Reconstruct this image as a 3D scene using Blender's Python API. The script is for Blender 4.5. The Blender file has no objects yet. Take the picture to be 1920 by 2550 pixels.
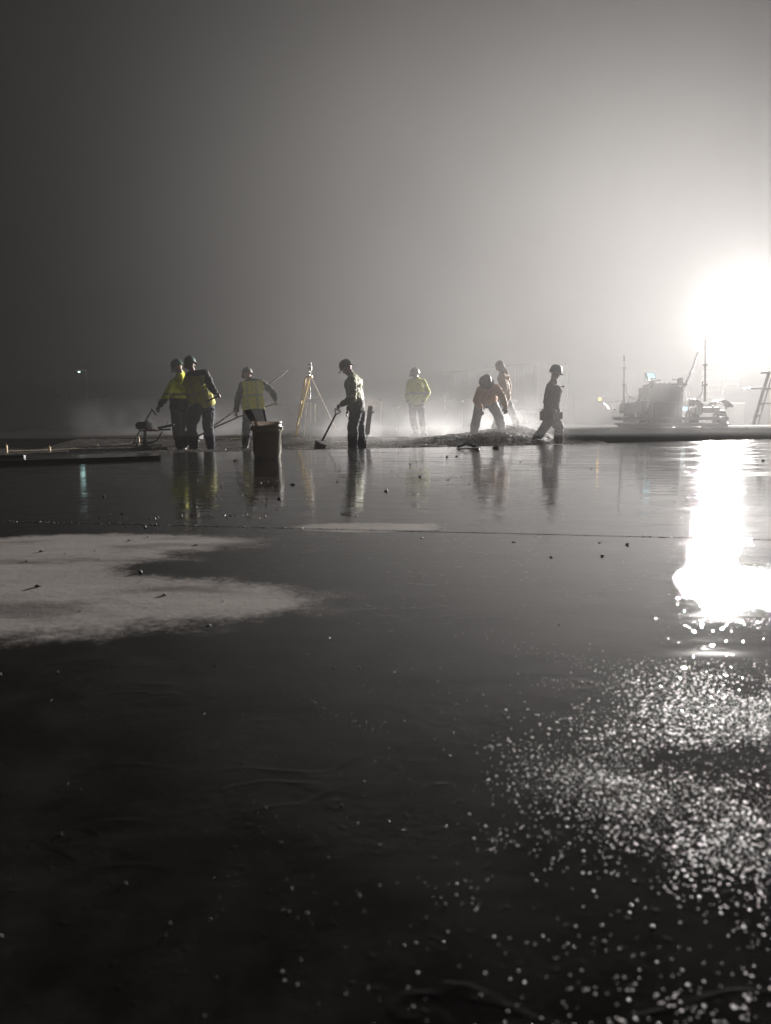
import bpy, bmesh, math, random
from mathutils import Vector, Matrix, noise
R = math.radians
random.seed(7)
SC = bpy.context.scene
COL = SC.collection

# ------------------------------------------------------------------ camera
F, PITCH, CH = 1842.0, R(7.02), 0.38
cam = bpy.data.cameras.new('camera')
cam.sensor_fit = 'VERTICAL'; cam.sensor_height = 36.0; cam.lens = 36.0 * F / 2550.0
cam.clip_start = 0.02; cam.clip_end = 2000
cam.dof.use_dof = True; cam.dof.focus_distance = 14.0; cam.dof.aperture_fstop = cam.lens / 3.7
co = bpy.data.objects.new('camera', cam); COL.objects.link(co)
co.location = (0, 0, CH); co.rotation_euler = (R(90) - PITCH, 0, 0)
SC.camera = co

def ray(px, py):
    x, y, z = (px - 960) / F, 1.0, -(py - 1275) / F
    c, s = math.cos(PITCH), math.sin(PITCH)
    return x, y * c + z * s, z * c - y * s
def P(px, py, d):            # a photo pixel at forward distance d, in metres
    x, y, z = ray(px, py); k = d / y
    return Vector((x * k, d, CH + z * k))
def G(px, py, h=0.0):        # a photo pixel on the plane z = h
    x, y, z = ray(px, py); k = (h - CH) / z
    return Vector((x * k, y * k, h))

# ------------------------------------------------------------------ tagging
def tag(o, label=None, cat=None, group=None, kind=None):
    if label: o['label'] = label
    if cat: o['category'] = cat
    if group: o['group'] = group
    if kind: o['kind'] = kind
    return o
def empty(name, loc, label=None, cat=None, group=None):
    o = bpy.data.objects.new(name, None); COL.objects.link(o); o.location = loc
    o.empty_display_size = 0.1
    return tag(o, label, cat, group)
def link(name, bm, mat, parent=None, smooth=False):
    me = bpy.data.meshes.new(name); bm.normal_update(); bm.to_mesh(me); bm.free()
    for m in (mat if isinstance(mat, (list, tuple)) else [mat]): me.materials.append(m)
    if smooth:
        for p in me.polygons: p.use_smooth = True
    o = bpy.data.objects.new(name, me); COL.objects.link(o)
    if parent:
        o.parent = parent
        # geometry is given in world coordinates: shift it to the parent's frame
        w = Vector((0, 0, 0)); q = parent
        while q: w += q.location; q = q.parent
        me.transform(Matrix.Translation(-w))
    return o
def recenter(o):             # move a top-level mesh's origin to the base of its bounds
    me = o.data; xs = [v.co for v in me.vertices]
    c = Vector((sum(v.x for v in xs) / len(xs), sum(v.y for v in xs) / len(xs), min(v.z for v in xs)))
    me.transform(Matrix.Translation(-c)); o.location = c
    return o
def copy_tree(o, parent=None):
    c = o.copy(); COL.objects.link(c); c.parent = parent
    for ch in [q for q in bpy.data.objects if q.parent == o]: copy_tree(ch, c)
    return c

# ------------------------------------------------------------------ mesh helpers
def box(bm, c, s, rot=None, bev=0.0, mi=0):
    r = bmesh.ops.create_cube(bm, size=1.0)
    vs = r['verts']
    m = Matrix.Translation(Vector(c)) @ (rot.to_4x4() if rot is not None else Matrix.Identity(4)) @ Matrix.Diagonal((s[0], s[1], s[2], 1))
    bmesh.ops.transform(bm, matrix=m, verts=vs)
    fs = list({f for v in vs for f in v.link_faces})
    for f in fs: f.material_index = mi
    if bev > 0:
        es = list({e for v in vs for e in v.link_edges})
        bmesh.ops.bevel(bm, geom=es, offset=bev, segments=2, affect='EDGES', profile=0.6)
def frame_of(a, b):
    d = (Vector(b) - Vector(a))
    return d.to_track_quat('Z', 'Y').to_matrix()
def bar(bm, a, b, w, h, bev=0.0):          # rectangular bar from a to b
    a, b = Vector(a), Vector(b)
    box(bm, (a + b) / 2, (w, h, (b - a).length), frame_of(a, b), bev)
def cyl(bm, a, b, r0, r1=None, n=14, caps=True):
    a, b = Vector(a), Vector(b); r1 = r0 if r1 is None else r1
    m = Matrix.Translation((a + b) / 2) @ frame_of(a, b).to_4x4()
    bmesh.ops.create_cone(bm, cap_ends=caps, segments=n, radius1=r0, radius2=r1, depth=(b - a).length, matrix=m)
def ball(bm, c, r, s=(1, 1, 1), sub=2, rot=None):
    m = Matrix.Translation(Vector(c)) @ (rot.to_4x4() if rot is not None else Matrix.Identity(4)) @ Matrix.Diagonal((s[0], s[1], s[2], 1))
    bmesh.ops.create_icosphere(bm, subdivisions=sub, radius=r, matrix=m)
def tube(bm, pts, r, n=8):
    pts = [Vector(p) for p in pts]
    rings = []
    up = Vector((0, 0, 1))
    for i, p in enumerate(pts):
        t = (pts[min(i + 1, len(pts) - 1)] - pts[max(i - 1, 0)]).normalized()
        u = t.cross(up)
        if u.length < 0.05: u = t.cross(Vector((0, 1, 0)))
        u.normalize(); v = t.cross(u).normalized()
        rr = r[i] if isinstance(r, (list, tuple)) else r
        rings.append([bm.verts.new(p + (u * math.cos(a) + v * math.sin(a)) * rr) for a in [k * 2 * math.pi / n for k in range(n)]])
    for i in range(len(rings) - 1):
        for k in range(n):
            bm.faces.new((rings[i][k], rings[i][(k + 1) % n], rings[i + 1][(k + 1) % n], rings[i + 1][k]))
    bm.faces.new(rings[0][::-1]); bm.faces.new(rings[-1])
def spline(pts, n=6):
    pts = [Vector(p) for p in pts]; out = []
    q = [pts[0] * 2 - pts[1]] + pts + [pts[-1] * 2 - pts[-2]]
    for i in range(1, len(q) - 2):
        for k in range(n):
            t = k / n; a, b, c, d = q[i - 1], q[i], q[i + 1], q[i + 2]
            out.append(0.5 * ((2 * b) + (c - a) * t + (2 * a - 5 * b + 4 * c - d) * t * t + (3 * b - a - 3 * c + d) * t ** 3))
    out.append(pts[-1]); return out
def coil(bm, a, b, cr, turns, wr):
    a, b = Vector(a), Vector(b); m = frame_of(a, b); L = (b - a).length; pts = []
    for i in range(turns * 8 + 1):
        t = i / (turns * 8); an = t * turns * 2 * math.pi
        pts.append(a + m @ Vector((cr * math.cos(an), cr * math.sin(an), L * t)) + Vector((0, 0, -0.06 * L * math.sin(math.pi * t))))
    tube(bm, pts, wr, 4)
def lathe(bm, prof, c, n=40, rot=None):
    c = Vector(c); rings = []
    for (r, z) in prof:
        ring = []
        for k in range(n):
            a = 2 * math.pi * k / n; v = Vector((r * math.cos(a), r * math.sin(a), z))
            ring.append(bm.verts.new(c + (rot @ v if rot is not None else v)))
        rings.append(ring)
    for i in range(len(rings) - 1):
        for k in range(n):
            bm.faces.new((rings[i][k], rings[i][(k + 1) % n], rings[i + 1][(k + 1) % n], rings[i + 1][k]))
    return rings
def lump(bm, c, r, seed=0, sub=2, flat=1.0, amp=0.35):
    m = Matrix.Translation(Vector(c))
    res = bmesh.ops.create_icosphere(bm, subdivisions=sub, radius=r)
    for v in res['verts']:
        n = v.co.normalized()
        k = 1 + amp * noise.noise(n * 1.6 + Vector((seed * 3.1, seed, 0))) * 2 + amp * 0.5 * noise.noise(n * 4.5 + Vector((0, seed * 2.3, 5)))
        v.co = Vector((v.co.x * k, v.co.y * k, v.co.z * k * flat))
    bmesh.ops.transform(bm, matrix=m, verts=res['verts'])
BM = bmesh.new
def _ico(sub):
    b = BM(); bmesh.ops.create_icosphere(b, subdivisions=sub, radius=1.0)
    r = ([v.co.copy() for v in b.verts], [[v.index for v in f.verts] for f in b.faces]); b.free(); return r
ICO = {1: _ico(1), 2: _ico(2)}
class Soup:                    # thousands of tiny grains gathered quickly into one mesh
    def __init__(s): s.v, s.f = [], []
    def add(s, m, sub=1):
        vs, fs = ICO[sub]; o = len(s.v)
        s.v += [tuple(m @ p) for p in vs]; s.f += [[i + o for i in f] for f in fs]
    def link(s, name, mt, smooth=False):
        me = bpy.data.meshes.new(name); me.from_pydata(s.v, [], s.f); me.materials.append(mt)
        if smooth:
            for q in me.polygons: q.use_smooth = True
        o = bpy.data.objects.new(name, me); COL.objects.link(o); return o
def quadbox(b, A, B_, C_, D__, th):
    n_ = (B_ - A).cross(D__ - A).normalized()
    v = [b.verts.new(p) for p in (A, B_, C_, D__, A - n_ * th, B_ - n_ * th, C_ - n_ * th, D__ - n_ * th)]
    for f_ in ((0, 1, 2, 3), (7, 6, 5, 4), (0, 4, 5, 1), (1, 5, 6, 2), (2, 6, 7, 3), (3, 7, 4, 0)): b.faces.new([v[i] for i in f_])
    bmesh.ops.recalc_face_normals(b, faces=b.faces)

# ------------------------------------------------------------------ materials
def mat(name, col, rough=0.6, metal=0.0, nscale=0, namt=0.15, bump=0.0, bscale=60, coat=0.0, emit=None, estr=0, coords='Object', alpha=None):
    m = bpy.data.materials.new(name); m.use_nodes = True
    nt = m.node_tree; b = nt.nodes['Principled BSDF']
    b.inputs['Base Color'].default_value = (*col, 1); b.inputs['Roughness'].default_value = rough
    b.inputs['Metallic'].default_value = metal
    if coat: b.inputs['Coat Weight'].default_value = coat; b.inputs['Coat Roughness'].default_value = 0.15
    if emit: b.inputs['Emission Color'].default_value = (*emit, 1); b.inputs['Emission Strength'].default_value = estr
    tc = nt.nodes.new('ShaderNodeTexCoord')
    if nscale:
        n = nt.nodes.new('ShaderNodeTexNoise'); n.inputs['Scale'].default_value = nscale; n.inputs['Detail'].default_value = 5
        nt.links.new(tc.outputs[coords], n.inputs['Vector'])
        mx = nt.nodes.new('ShaderNodeMix'); mx.data_type = 'RGBA'
        mx.inputs[6].default_value = tuple(max(0, c * (1 - namt * 2)) for c in col) + (1,)
        mx.inputs[7].default_value = tuple(min(1, c * (1 + namt * 2)) for c in col) + (1,)
        nt.links.new(n.outputs['Fac'], mx.inputs[0]); nt.links.new(mx.outputs[2], b.inputs['Base Color'])
        ma = nt.nodes.new('ShaderNodeMath'); ma.operation = 'MULTIPLY_ADD'; ma.inputs[1].default_value = 0.3; ma.inputs[2].default_value = rough - 0.15
        nt.links.new(n.outputs['Fac'], ma.inputs[0]); nt.links.new(ma.outputs[0], b.inputs['Roughness'])
    if bump:
        n2 = nt.nodes.new('ShaderNodeTexNoise'); n2.inputs['Scale'].default_value = bscale; n2.inputs['Detail'].default_value = 4
        nt.links.new(tc.outputs[coords], n2.inputs['Vector'])
        bp = nt.nodes.new('ShaderNodeBump'); bp.inputs['Strength'].default_value = 1.0; bp.inputs['Distance'].default_value = bump
        nt.links.new(n2.outputs['Fac'], bp.inputs['Height']); nt.links.new(bp.outputs[0], b.inputs['Normal'])
    return m

class NT:                      # tiny expression helper for node trees
    def __init__(s, m): s.t = m.node_tree
    def val(s, node, i, v):
        if isinstance(v, bpy.types.NodeSocket): s.t.links.new(v, node.inputs[i])
        else: node.inputs[i].default_value = v
    def m(s, op, a, b=0.0, c=0.0, clamp=False):
        n = s.t.nodes.new('ShaderNodeMath'); n.operation = op; n.use_clamp = clamp
        s.val(n, 0, a); s.val(n, 1, b)
        if op in ('MULTIPLY_ADD', 'SMOOTH_MAX', 'SMOOTH_MIN'): s.val(n, 2, c)
        return n.outputs[0]
    def sstep(s, x, a, b, oa=0.0, ob=1.0):
        n = s.t.nodes.new('ShaderNodeMapRange'); n.interpolation_type = 'SMOOTHSTEP'
        s.val(n, 0, x); s.val(n, 1, a); s.val(n, 2, b); s.val(n, 3, oa); s.val(n, 4, ob)
        return n.outputs[0]
    def noise(s, vec, scale, detail=3, rough=0.5, w=0, sx=1, sy=1, rot=0.0, typ='ShaderNodeTexNoise'):
        mp = s.t.nodes.new('ShaderNodeMapping'); s.t.links.new(vec, mp.inputs['Vector'])
        mp.inputs['Scale'].default_value = (sx, sy, 1); mp.inputs['Location'].default_value = (w, w * 1.7, 0); mp.inputs['Rotation'].default_value = (0, 0, rot)
        n = s.t.nodes.new(typ); s.t.links.new(mp.outputs[0], n.inputs['Vector'])
        n.inputs['Scale'].default_value = scale
        if 'Detail' in n.inputs: n.inputs['Detail'].default_value = detail; n.inputs['Roughness'].default_value = rough
        return n.outputs['Distance'] if typ == 'ShaderNodeTexVoronoi' else n.outputs['Fac']
    def ell(s, vec, cx, cy, ax, ay, rot=0.0):     # 1 at the centre, 0 on the ellipse, negative outside
        mp = s.t.nodes.new('ShaderNodeMapping'); mp.vector_type = 'TEXTURE'
        s.t.links.new(vec, mp.inputs['Vector'])
        mp.inputs['Location'].default_value = (cx, cy, 0); mp.inputs['Rotation'].default_value = (0, 0, rot); mp.inputs['Scale'].default_value = (ax, ay, 1)
        ln = s.t.nodes.new('ShaderNodeVectorMath'); ln.operation = 'LENGTH'; s.t.links.new(mp.outputs[0], ln.inputs[0])
        return s.m('SUBTRACT', 1.0, ln.outputs['Value'])

# ------------------------------------------------------------------ world: moonless night sky
w = bpy.data.worlds.new('World'); SC.world = w; w.use_nodes = True
nt = w.node_tree; bg = nt.nodes['Background']
sky = nt.nodes.new('ShaderNodeTexSky'); sky.sky_type = 'NISHITA'; sky.sun_disc = False
sky.sun_elevation = R(-8); sky.sun_rotation = R(40)
nt.links.new(sky.outputs[0], bg.inputs[0]); bg.inputs[1].default_value = 0.05

# ------------------------------------------------------------------ render settings
SC.view_settings.view_transform = 'Standard'; SC.view_settings.look = 'None'
SC.view_settings.exposure = 0; SC.view_settings.gamma = 1
cy = SC.cycles
cy.use_denoising = True
cy.volume_bounces = 2; cy.max_bounces = 8; cy.diffuse_bounces = 2; cy.glossy_bounces = 4; cy.transmission_bounces = 4
cy.sample_clamp_indirect = 6; cy.sample_clamp_direct = 0
cy.caustics_reflective = False; cy.caustics_refractive = False
cy.volume_max_steps = 160
cy.adaptive_min_samples = 48; cy.adaptive_threshold = 0.01
# ------------------------------------------------------------------ haze: one closed box of even mist round everything
FOG_D, FOG_G = 0.0014, 0.1
hm = bpy.data.materials.new('haze'); hm.use_nodes = True
t = hm.node_tree; t.nodes.remove(t.nodes['Principled BSDF'])
pv = t.nodes.new('ShaderNodeVolumePrincipled')
pv.inputs['Color'].default_value = (0.9, 0.9, 0.9, 1); pv.inputs['Density'].default_value = FOG_D; pv.inputs['Anisotropy'].default_value = FOG_G
t.links.new(pv.outputs[0], t.nodes['Material Output'].inputs['Volume'])
b = BM(); box(b, (0, 50, 6.0), (330, 330, 14.6))
haze = link('haze', b, hm); tag(haze, 'pale night mist glowing round the floodlights', None, None, 'stuff')

# ------------------------------------------------------------------ floodlight tower
LD = 37.0
LC = P(1815, 795, LD)
LK = (1.0, 0.945, 0.905)
base = Vector((LC.x, LD, -0.2))
tw = empty('light_tower', base, 'tall mast with four blazing floodlights shining through the mist', 'light tower')
M_grey = mat('galvanised_steel', (0.35, 0.35, 0.35), 0.45, 0.8, 20, 0.1)
M_yel = mat('tower_paint', (0.10, 0.10, 0.095), 0.5, 0, 8, 0.1)
M_black = mat('black_rubber', (0.02, 0.02, 0.02), 0.7, 0, 30, 0.2)
b = BM()
for k, (z0, z1, r) in enumerate([(0.6, 3.0, 0.06), (2.9, 4.9, 0.045), (4.8, LC.z + 0.15, 0.032)]):
    cyl(b, base + Vector((0, 0.25, z0)), base + Vector((0, 0.25, z1)), r)
link('mast', b, M_grey, tw)
b = BM(); box(b, base + Vector((0, 0.25, 0.95)), (1.3, 2.2, 1.0), None, 0.05); box(b, base + Vector((0, 0.25, 0.4)), (1.5, 2.5, 0.08), None, 0.01)
link('generator_cabinet', b, M_yel, tw)
for sx in (-1, 1):
    b = BM(); cyl(b, base + Vector((sx * 0.75, 0.25, 0.33)), base + Vector((sx * 0.95, 0.25, 0.33)), 0.33, n=24)
    link('wheel', b, M_black, tw)
b = BM(); bar(b, LC + Vector((-0.75, 0.22, 0)), LC + Vector((0.75, 0.22, 0)), 0.06, 0.06); bar(b, LC + Vector((0, 0.24, -0.5)), LC + Vector((0, 0.24, 0.5)), 0.06, 0.06)
link('crossbar', b, M_grey, tw)
M_lens = mat('lit_lens', (0.9, 0.9, 0.9), 0.3, emit=LK, estr=150)
aim = (Vector((16, 15, 3)) - LC).normalized()
LP = 0.30
POWER = 10000.0
for sx in (-1, 1):
    for sz in (-1, 1):
        c = LC + Vector((sx * 0.42, 0, sz * 0.27))
        rm = aim.to_track_quat('-Z', 'Y').to_matrix()
        b = BM(); box(b, c - aim * 0.09, (0.6, 0.42, 0.14), rm, 0.03)
        for q in range(5): box(b, c - aim * 0.2 + rm @ Vector((-0.22 + q * 0.11, 0, 0)), (0.012, 0.36, 0.1), rm)
        hd = link('floodlight', b, M_black, tw)
        b = BM(); box(b, c - aim * 0.012, (0.52, 0.34, 0.012), rm); link('lens', b, M_lens, hd)
        ld = bpy.data.lights.new('floodlight_beam', 'AREA'); ld.shape = 'RECTANGLE'; ld.size = 0.52; ld.size_y = 0.34
        ld.energy = POWER; ld.color = LK; ld.spread = R(150)
        lo = bpy.data.objects.new('floodlight_beam', ld); COL.objects.link(lo)
        lo.parent = tw; lo.location = c + aim * 0.01 - base; lo.rotation_euler = aim.to_track_quat('-Z', 'Y').to_euler()

# ------------------------------------------------------------------ slab and ground
EDGE = [G(-900, 1147), G(0, 1136), G(560, 1125), G(830, 1119), G(1130, 1113), G(1350, 1109), G(1600, 1101), G(1920, 1093), G(2300, 1084)]
def wet_slab_material():
    m = bpy.data.materials.new('wet_concrete'); m.use_nodes = True
    n = NT(m); t = m.node_tree; bs = t.nodes['Principled BSDF']
    tc = t.nodes.new('ShaderNodeTexCoord'); v = tc.outputs['Object']
    sp = t.nodes.new('ShaderNodeSeparateXYZ'); t.links.new(v, sp.inputs[0]); X, Y = sp.outputs[0], sp.outputs[1]
    n1 = n.noise(v, 1.3, 4, 0.55); n2 = n.noise(v, 9, 5, 0.6, 3); n3 = n.noise(v, 60, 3, 0.6, 7); n4 = n.noise(v, 260, 2, 0.6, 2)
    wob = n.m('MULTIPLY_ADD', n2, 0.55, n.m('MULTIPLY', n1, 0.45))           # 0..1 about 0.5
    # dried pale patches (union of ellipses on the slab)
    def uni(lst):
        o = None
        for e in lst:
            q = n.ell(v, *e); o = q if o is None else n.m('SMOOTH_MAX', o, q, 0.15)
        return o
    dry = uni(DRY)
    hole = uni(DRY_HOLE)
    dry = n.m('MINIMUM', dry, n.m('MULTIPLY', hole, -1.0))
    dryn = n.m('ADD', dry, n.m('MULTIPLY', n.m('SUBTRACT', wob, 0.5), 1.3))
    dryn = n.m('ADD', dryn, n.m('MULTIPLY', n.m('SUBTRACT', n3, 0.5), 0.34))
    dryn = n.m('ADD', dryn, n.m('MULTIPLY', n.m('SUBTRACT', n4, 0.5), 0.25))
    dmask = n.sstep(dryn, -0.20, 0.26)
    # rough sandy finish, glossy with water: towards the camera and to the right of the joint
    rg = uni(ROUGH)
    pud = uni(PUDDLE)
    rg = n.m('MINIMUM', rg, n.m('MULTIPLY', pud, -1.0))
    rmask = n.sstep(n.m('ADD', rg, n.m('MULTIPLY', n.m('SUBTRACT', wob, 0.5), 0.6)), -0.25, 0.45)
    # base colour
    ramp = t.nodes.new('ShaderNodeMix'); ramp.data_type = 'RGBA'
    ramp.inputs[6].default_value = (0.005, 0.0047, 0.0045, 1); ramp.inputs[7].default_value = (0.020, 0.018, 0.017, 1)
    t.links.new(n.sstep(n2, 0.35, 0.7), ramp.inputs[0])
    dr = t.nodes.new('ShaderNodeMix'); dr.data_type = 'RGBA'
    dr.inputs[6].default_value = (0.14, 0.13, 0.122, 1); dr.inputs[7].default_value = (0.47, 0.44, 0.42, 1)
    scuff = n.noise(v, 7, 5, 0.65, 31, 0.5, 1.6, R(20))
    smud = n.m('MULTIPLY', n.sstep(n.noise(v, 3.2, 5, 0.7, 91, 0.5, 1.3, R(-15)), 0.50, 0.66), -0.55)
    t.links.new(n.m('ADD', n.m('MULTIPLY', n3, 0.40), n.m('ADD', n.m('ADD', smud, n.m('MULTIPLY', scuff, 0.7)), n.m('MULTIPLY', n4, 0.3)), 0), dr.inputs[0])
    mx = t.nodes.new('ShaderNodeMix'); mx.data_type = 'RGBA'
    t.links.new(dmask, mx.inputs[0]); t.links.new(ramp.outputs[2], mx.inputs[6]); t.links.new(dr.outputs[2], mx.inputs[7])
    t.links.new(mx.outputs[2], bs.inputs['Base Color'])
    # roughness: mirror film of water, soft where it thins; faint trowel arcs and streaks
    streak = n.noise(v, 1.0, 5, 0.65, 11, 0.35, 1.5, R(-25)); streak2 = n.noise(v, 6.0, 4, 0.6, 5, 0.12, 1.6, R(-28))
    far = n.sstep(Y, 3.0, 6.5)
    wr = n.m('ADD', n.sstep(streak, 0.50, 0.66, 0.025, 0.11), n.m('MULTIPLY', n.sstep(streak2, 0.54, 0.68, 0.0, 0.16), far))
    wr = n.m('ADD', wr, n.m('MULTIPLY', rmask, 0.01))
    r = n.m('ADD', wr, n.m('MULTIPLY', dmask, 0.6))
    t.links.new(r, bs.inputs['Roughness'])
    bs.inputs['IOR'].default_value = 1.42
    t.links.new(n.m('SUBTRACT', 0.5, n.m('MULTIPLY', dmask, 0.38)), bs.inputs['Specular IOR Level'])
    # relief: sand grains standing out of the film, few and sharp; dimples; long trowel waves
    g1 = n.sstep(n.noise(v, 210, 2, 0.5, 21), 0.50, 0.80, 0, 0.00055)
    g2 = n.sstep(n.noise(v, 420, 1, 0.5, 5), 0.58, 0.80, 0, 0.00002)
    patch = n.sstep(n.noise(v, 3.2, 4, 0.6, 41), 0.36, 0.62)
    h = n.m('MULTIPLY', n.m('MULTIPLY', n.m('ADD', g1, g2), rmask), n.m('MULTIPLY_ADD', patch, 0.8, 0.2))
    h = n.m('ADD', h, n.m('MULTIPLY', n.sstep(n.noise(v, 60, 2, 0.5, 29), 0.62, 0.85, 0, 0.0005), n.m('SUBTRACT', 1.0, rmask)))
    h = n.m('ADD', h, n.m('MULTIPLY', n.noise(v, 22, 4, 0.6, 9), n.m('MULTIPLY_ADD', rmask, 0.00040, 0.00020)))
    dent = n.m('MULTIPLY', n.noise(v, 75, 3, 0.6, 61), n.m('MULTIPLY', n.sstep(n.noise(v, 5, 4, 0.6, 71), 0.42, 0.62), 0.00045))
    h = n.m('ADD', h, n.m('MULTIPLY', dent, n.m('SUBTRACT', 1.0, far)))
    ridge = n.noise(v, 2.2, 4, 0.55, 83, 1.0, 1.7, R(35)); ridge = n.m('ABSOLUTE', n.m('SUBTRACT', ridge, 0.5))
    h = n.m('ADD', h, n.m('MULTIPLY', n.sstep(ridge, 0.016, 0.0, 0, 0.00030), n.m('MULTIPLY', n.sstep(n.noise(v, 4, 3, 0.6, 101), 0.48, 0.64), n.m('SUBTRACT', 1.0, n.m('MAXIMUM', far, dmask)))))
    h = n.m('ADD', h, n.m('MULTIPLY', n3, n.m('MULTIPLY_ADD', dmask, 0.0006, 0.00003)))
    h = n.m('ADD', h, n.m('MULTIPLY', n.noise(v, 4, 3, 0.5, 17, 0.4, 1.5, R(-25)), 0.0012))
    h = n.m('ADD', h, n.m('MULTIPLY', n.sstep(n.noise(v, 14, 3, 0.5, 57, 0.1, 1.0, R(-28)), 0.5, 0.75, 0, 0.0016), far))
    bp = t.nodes.new('ShaderNodeBump'); bp.inputs['Strength'].default_value = 1.0; bp.inputs['Distance'].default_value = 1.0
    t.links.new(h, bp.inputs['Height']); t.links.new(bp.outputs[0], bs.inputs['Normal'])
    return m
def gell(x0, y0, x1, y1, rot=0.0, grow=1.0):   # ellipse on the slab spanning a photo box
    a, b_ = G((x0 + x1) / 2, y0), G((x0 + x1) / 2, y1)
    yc = (a.y + b_.y) / 2; ym = G(960, (y0 + y1) / 2).y
    xl, xr = G(x0, (y0 + y1) / 2), G(x1, (y0 + y1) / 2)
    return ((xl.x + xr.x) / 2, yc, (xr.x - xl.x) / 2 * grow, abs(a.y - b_.y) / 2 * grow, rot)
DRY = [gell(-700, 1425, 640, 1600), gell(-240, 1440, 800, 1560), gell(-300, 1335, 420, 1470), gell(-100, 1330, 660, 1375),
       gell(740, 1302, 1110, 1326)]
DRY_HOLE = [gell(270, 1388, 1000, 1440), gell(400, 1400, 700, 1432)]
ROUGH = [gell(1730, 1405, 2500, 1570)]
PUDDLE = [gell(1080, 1555, 1700, 1655), gell(100, 1560, 1050, 1720)]
slab_m = wet_slab_material()
JA, JB = G(-300, 1291), G(2100, 1349)            # the control joint
def jpt(x): t_ = (x - JA.x) / (JB.x - JA.x); return JA.y + t_ * (JB.y - JA.y)
def slab(name, poly, z0, z1):
    b = BM()
    top = [b.verts.new((p[0], p[1], z1)) for p in poly]; bot = [b.verts.new((p[0], p[1], z0)) for p in poly]
    b.faces.new(top); b.faces.new(bot[::-1])
    for i in range(len(poly)):
        j = (i + 1) % len(poly); b.faces.new((top[j], top[i], bot[i], bot[j]))
    bmesh.ops.recalc_face_normals(b, faces=b.faces)
    return link(name, b, slab_m)
gap = 0.006
s1 = slab('pavement', [(-14, -6), (14, -6), (14, jpt(14) - gap), (-14, jpt(-14) - gap)], -0.25, 0)
edge_poly = [(p.x, p.y) for p in EDGE]
s2 = slab('pavement', [(-14, jpt(-14) + gap), (14, jpt(14) + gap)] + [(14, max(edge_poly[-1][1], 16.0))] + edge_poly[::-1] + [(-14, 7.0)], -0.25, 0)
for s in (s1, s2): tag(s, None, None, None, 'structure')
b = BM(); box(b, (0, 60, -0.46), (320, 320, 0.4)); 
grd = link('ground', b, mat('wet_subgrade', (0.075, 0.068, 0.062), 0.35, 0, 3, 0.25, 0.01, 12)); tag(grd, kind='structure')
# ================================================================== people
def sph(bm, c, r, sub=2):
    return bmesh.ops.create_icosphere(bm, subdivisions=sub, radius=r, matrix=Matrix.Translation(Vector(c)))['verts']
class Blob:
    """collects rounded hulls and fuses them into ONE continuous skin"""
    def __init__(s): s.h = []
    def hull(s, *balls): s.h.append(balls); return s
    def cap(s, a, ra, b, rb): return s.hull((a, ra), (b, rb))
    def limb(s, a, ra, b, rb, bulge=0.0, at=0.35):
        a, b = Vector(a), Vector(b); m = a.lerp(b, at); rm = ra + (rb - ra) * at + bulge
        s.hull((a, ra), (m, rm)); s.hull((m, rm), (b, rb)); return s
    def build(s, name, mats, parent, voxel=0.016, smooth=3, fold=0.0, fscale=9.0, seed=0, cut=None, band=None):
        bm = BM()
        for balls in s.h:
            b2 = BM()
            for c, r in balls: sph(b2, c, max(r, 0.004), 2)
            bmesh.ops.convex_hull(b2, input=b2.verts[:], use_existing_faces=False)
            bmesh.ops.delete(b2, geom=[v for v in b2.verts if not v.link_faces], context='VERTS')
            mp = {v: bm.verts.new(v.co) for v in b2.verts}
            for f in b2.faces: 
                try: bm.faces.new([mp[v] for v in f.verts])
                except ValueError: pass
            b2.free()
        me = bpy.data.meshes.new('tmp'); bm.to_mesh(me); bm.free()
        o = bpy.data.objects.new('tmp', me); COL.objects.link(o)
        md = o.modifiers.new('r', 'REMESH'); md.mode = 'VOXEL'; md.voxel_size = voxel
        if smooth: sm = o.modifiers.new('s', 'SMOOTH'); sm.iterations = smooth; sm.factor = 0.5
        dg = bpy.context.evaluated_depsgraph_get(); dg.update()
        e = o.evaluated_get(dg); m2 = bpy.data.meshes.new_from_object(e)
        bpy.data.objects.remove(o); bpy.data.meshes.remove(me)
        bm = BM(); bm.from_mesh(m2); bpy.data.meshes.remove(m2); bm.normal_update()
        if fold:
            off = Vector((seed * 7.3, seed * 1.9, seed * 4.1))
            for v in bm.verts:
                p = v.co * fscale + off; q = Vector((p.x, p.y, p.z * 1.6)) + Vector((0, 0, 1)) * noise.noise(p * 0.6) * 2
                k = noise.noise(q) * 1.0 + (abs(noise.noise(q * 2.1)) - 0.3) * -0.9
                v.co += v.normal * (fold * k)
        if cut:                                     # ragged-free hem: drop what lies past each plane
            for (pc, pn) in cut:
                g = bm.verts[:] + bm.edges[:] + bm.faces[:]
                r = bmesh.ops.bisect_plane(bm, geom=g, plane_co=Vector(pc), plane_no=Vector(pn), clear_outer=True)
        if band:
            for f in bm.faces:
                c = f.calc_center_median()
                for (pc, pn, w, mi) in band:
                    if abs((c - Vector(pc)).dot(Vector(pn).normalized())) < w: f.material_index = mi
        return link(name, bm, mats, parent, True)

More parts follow.
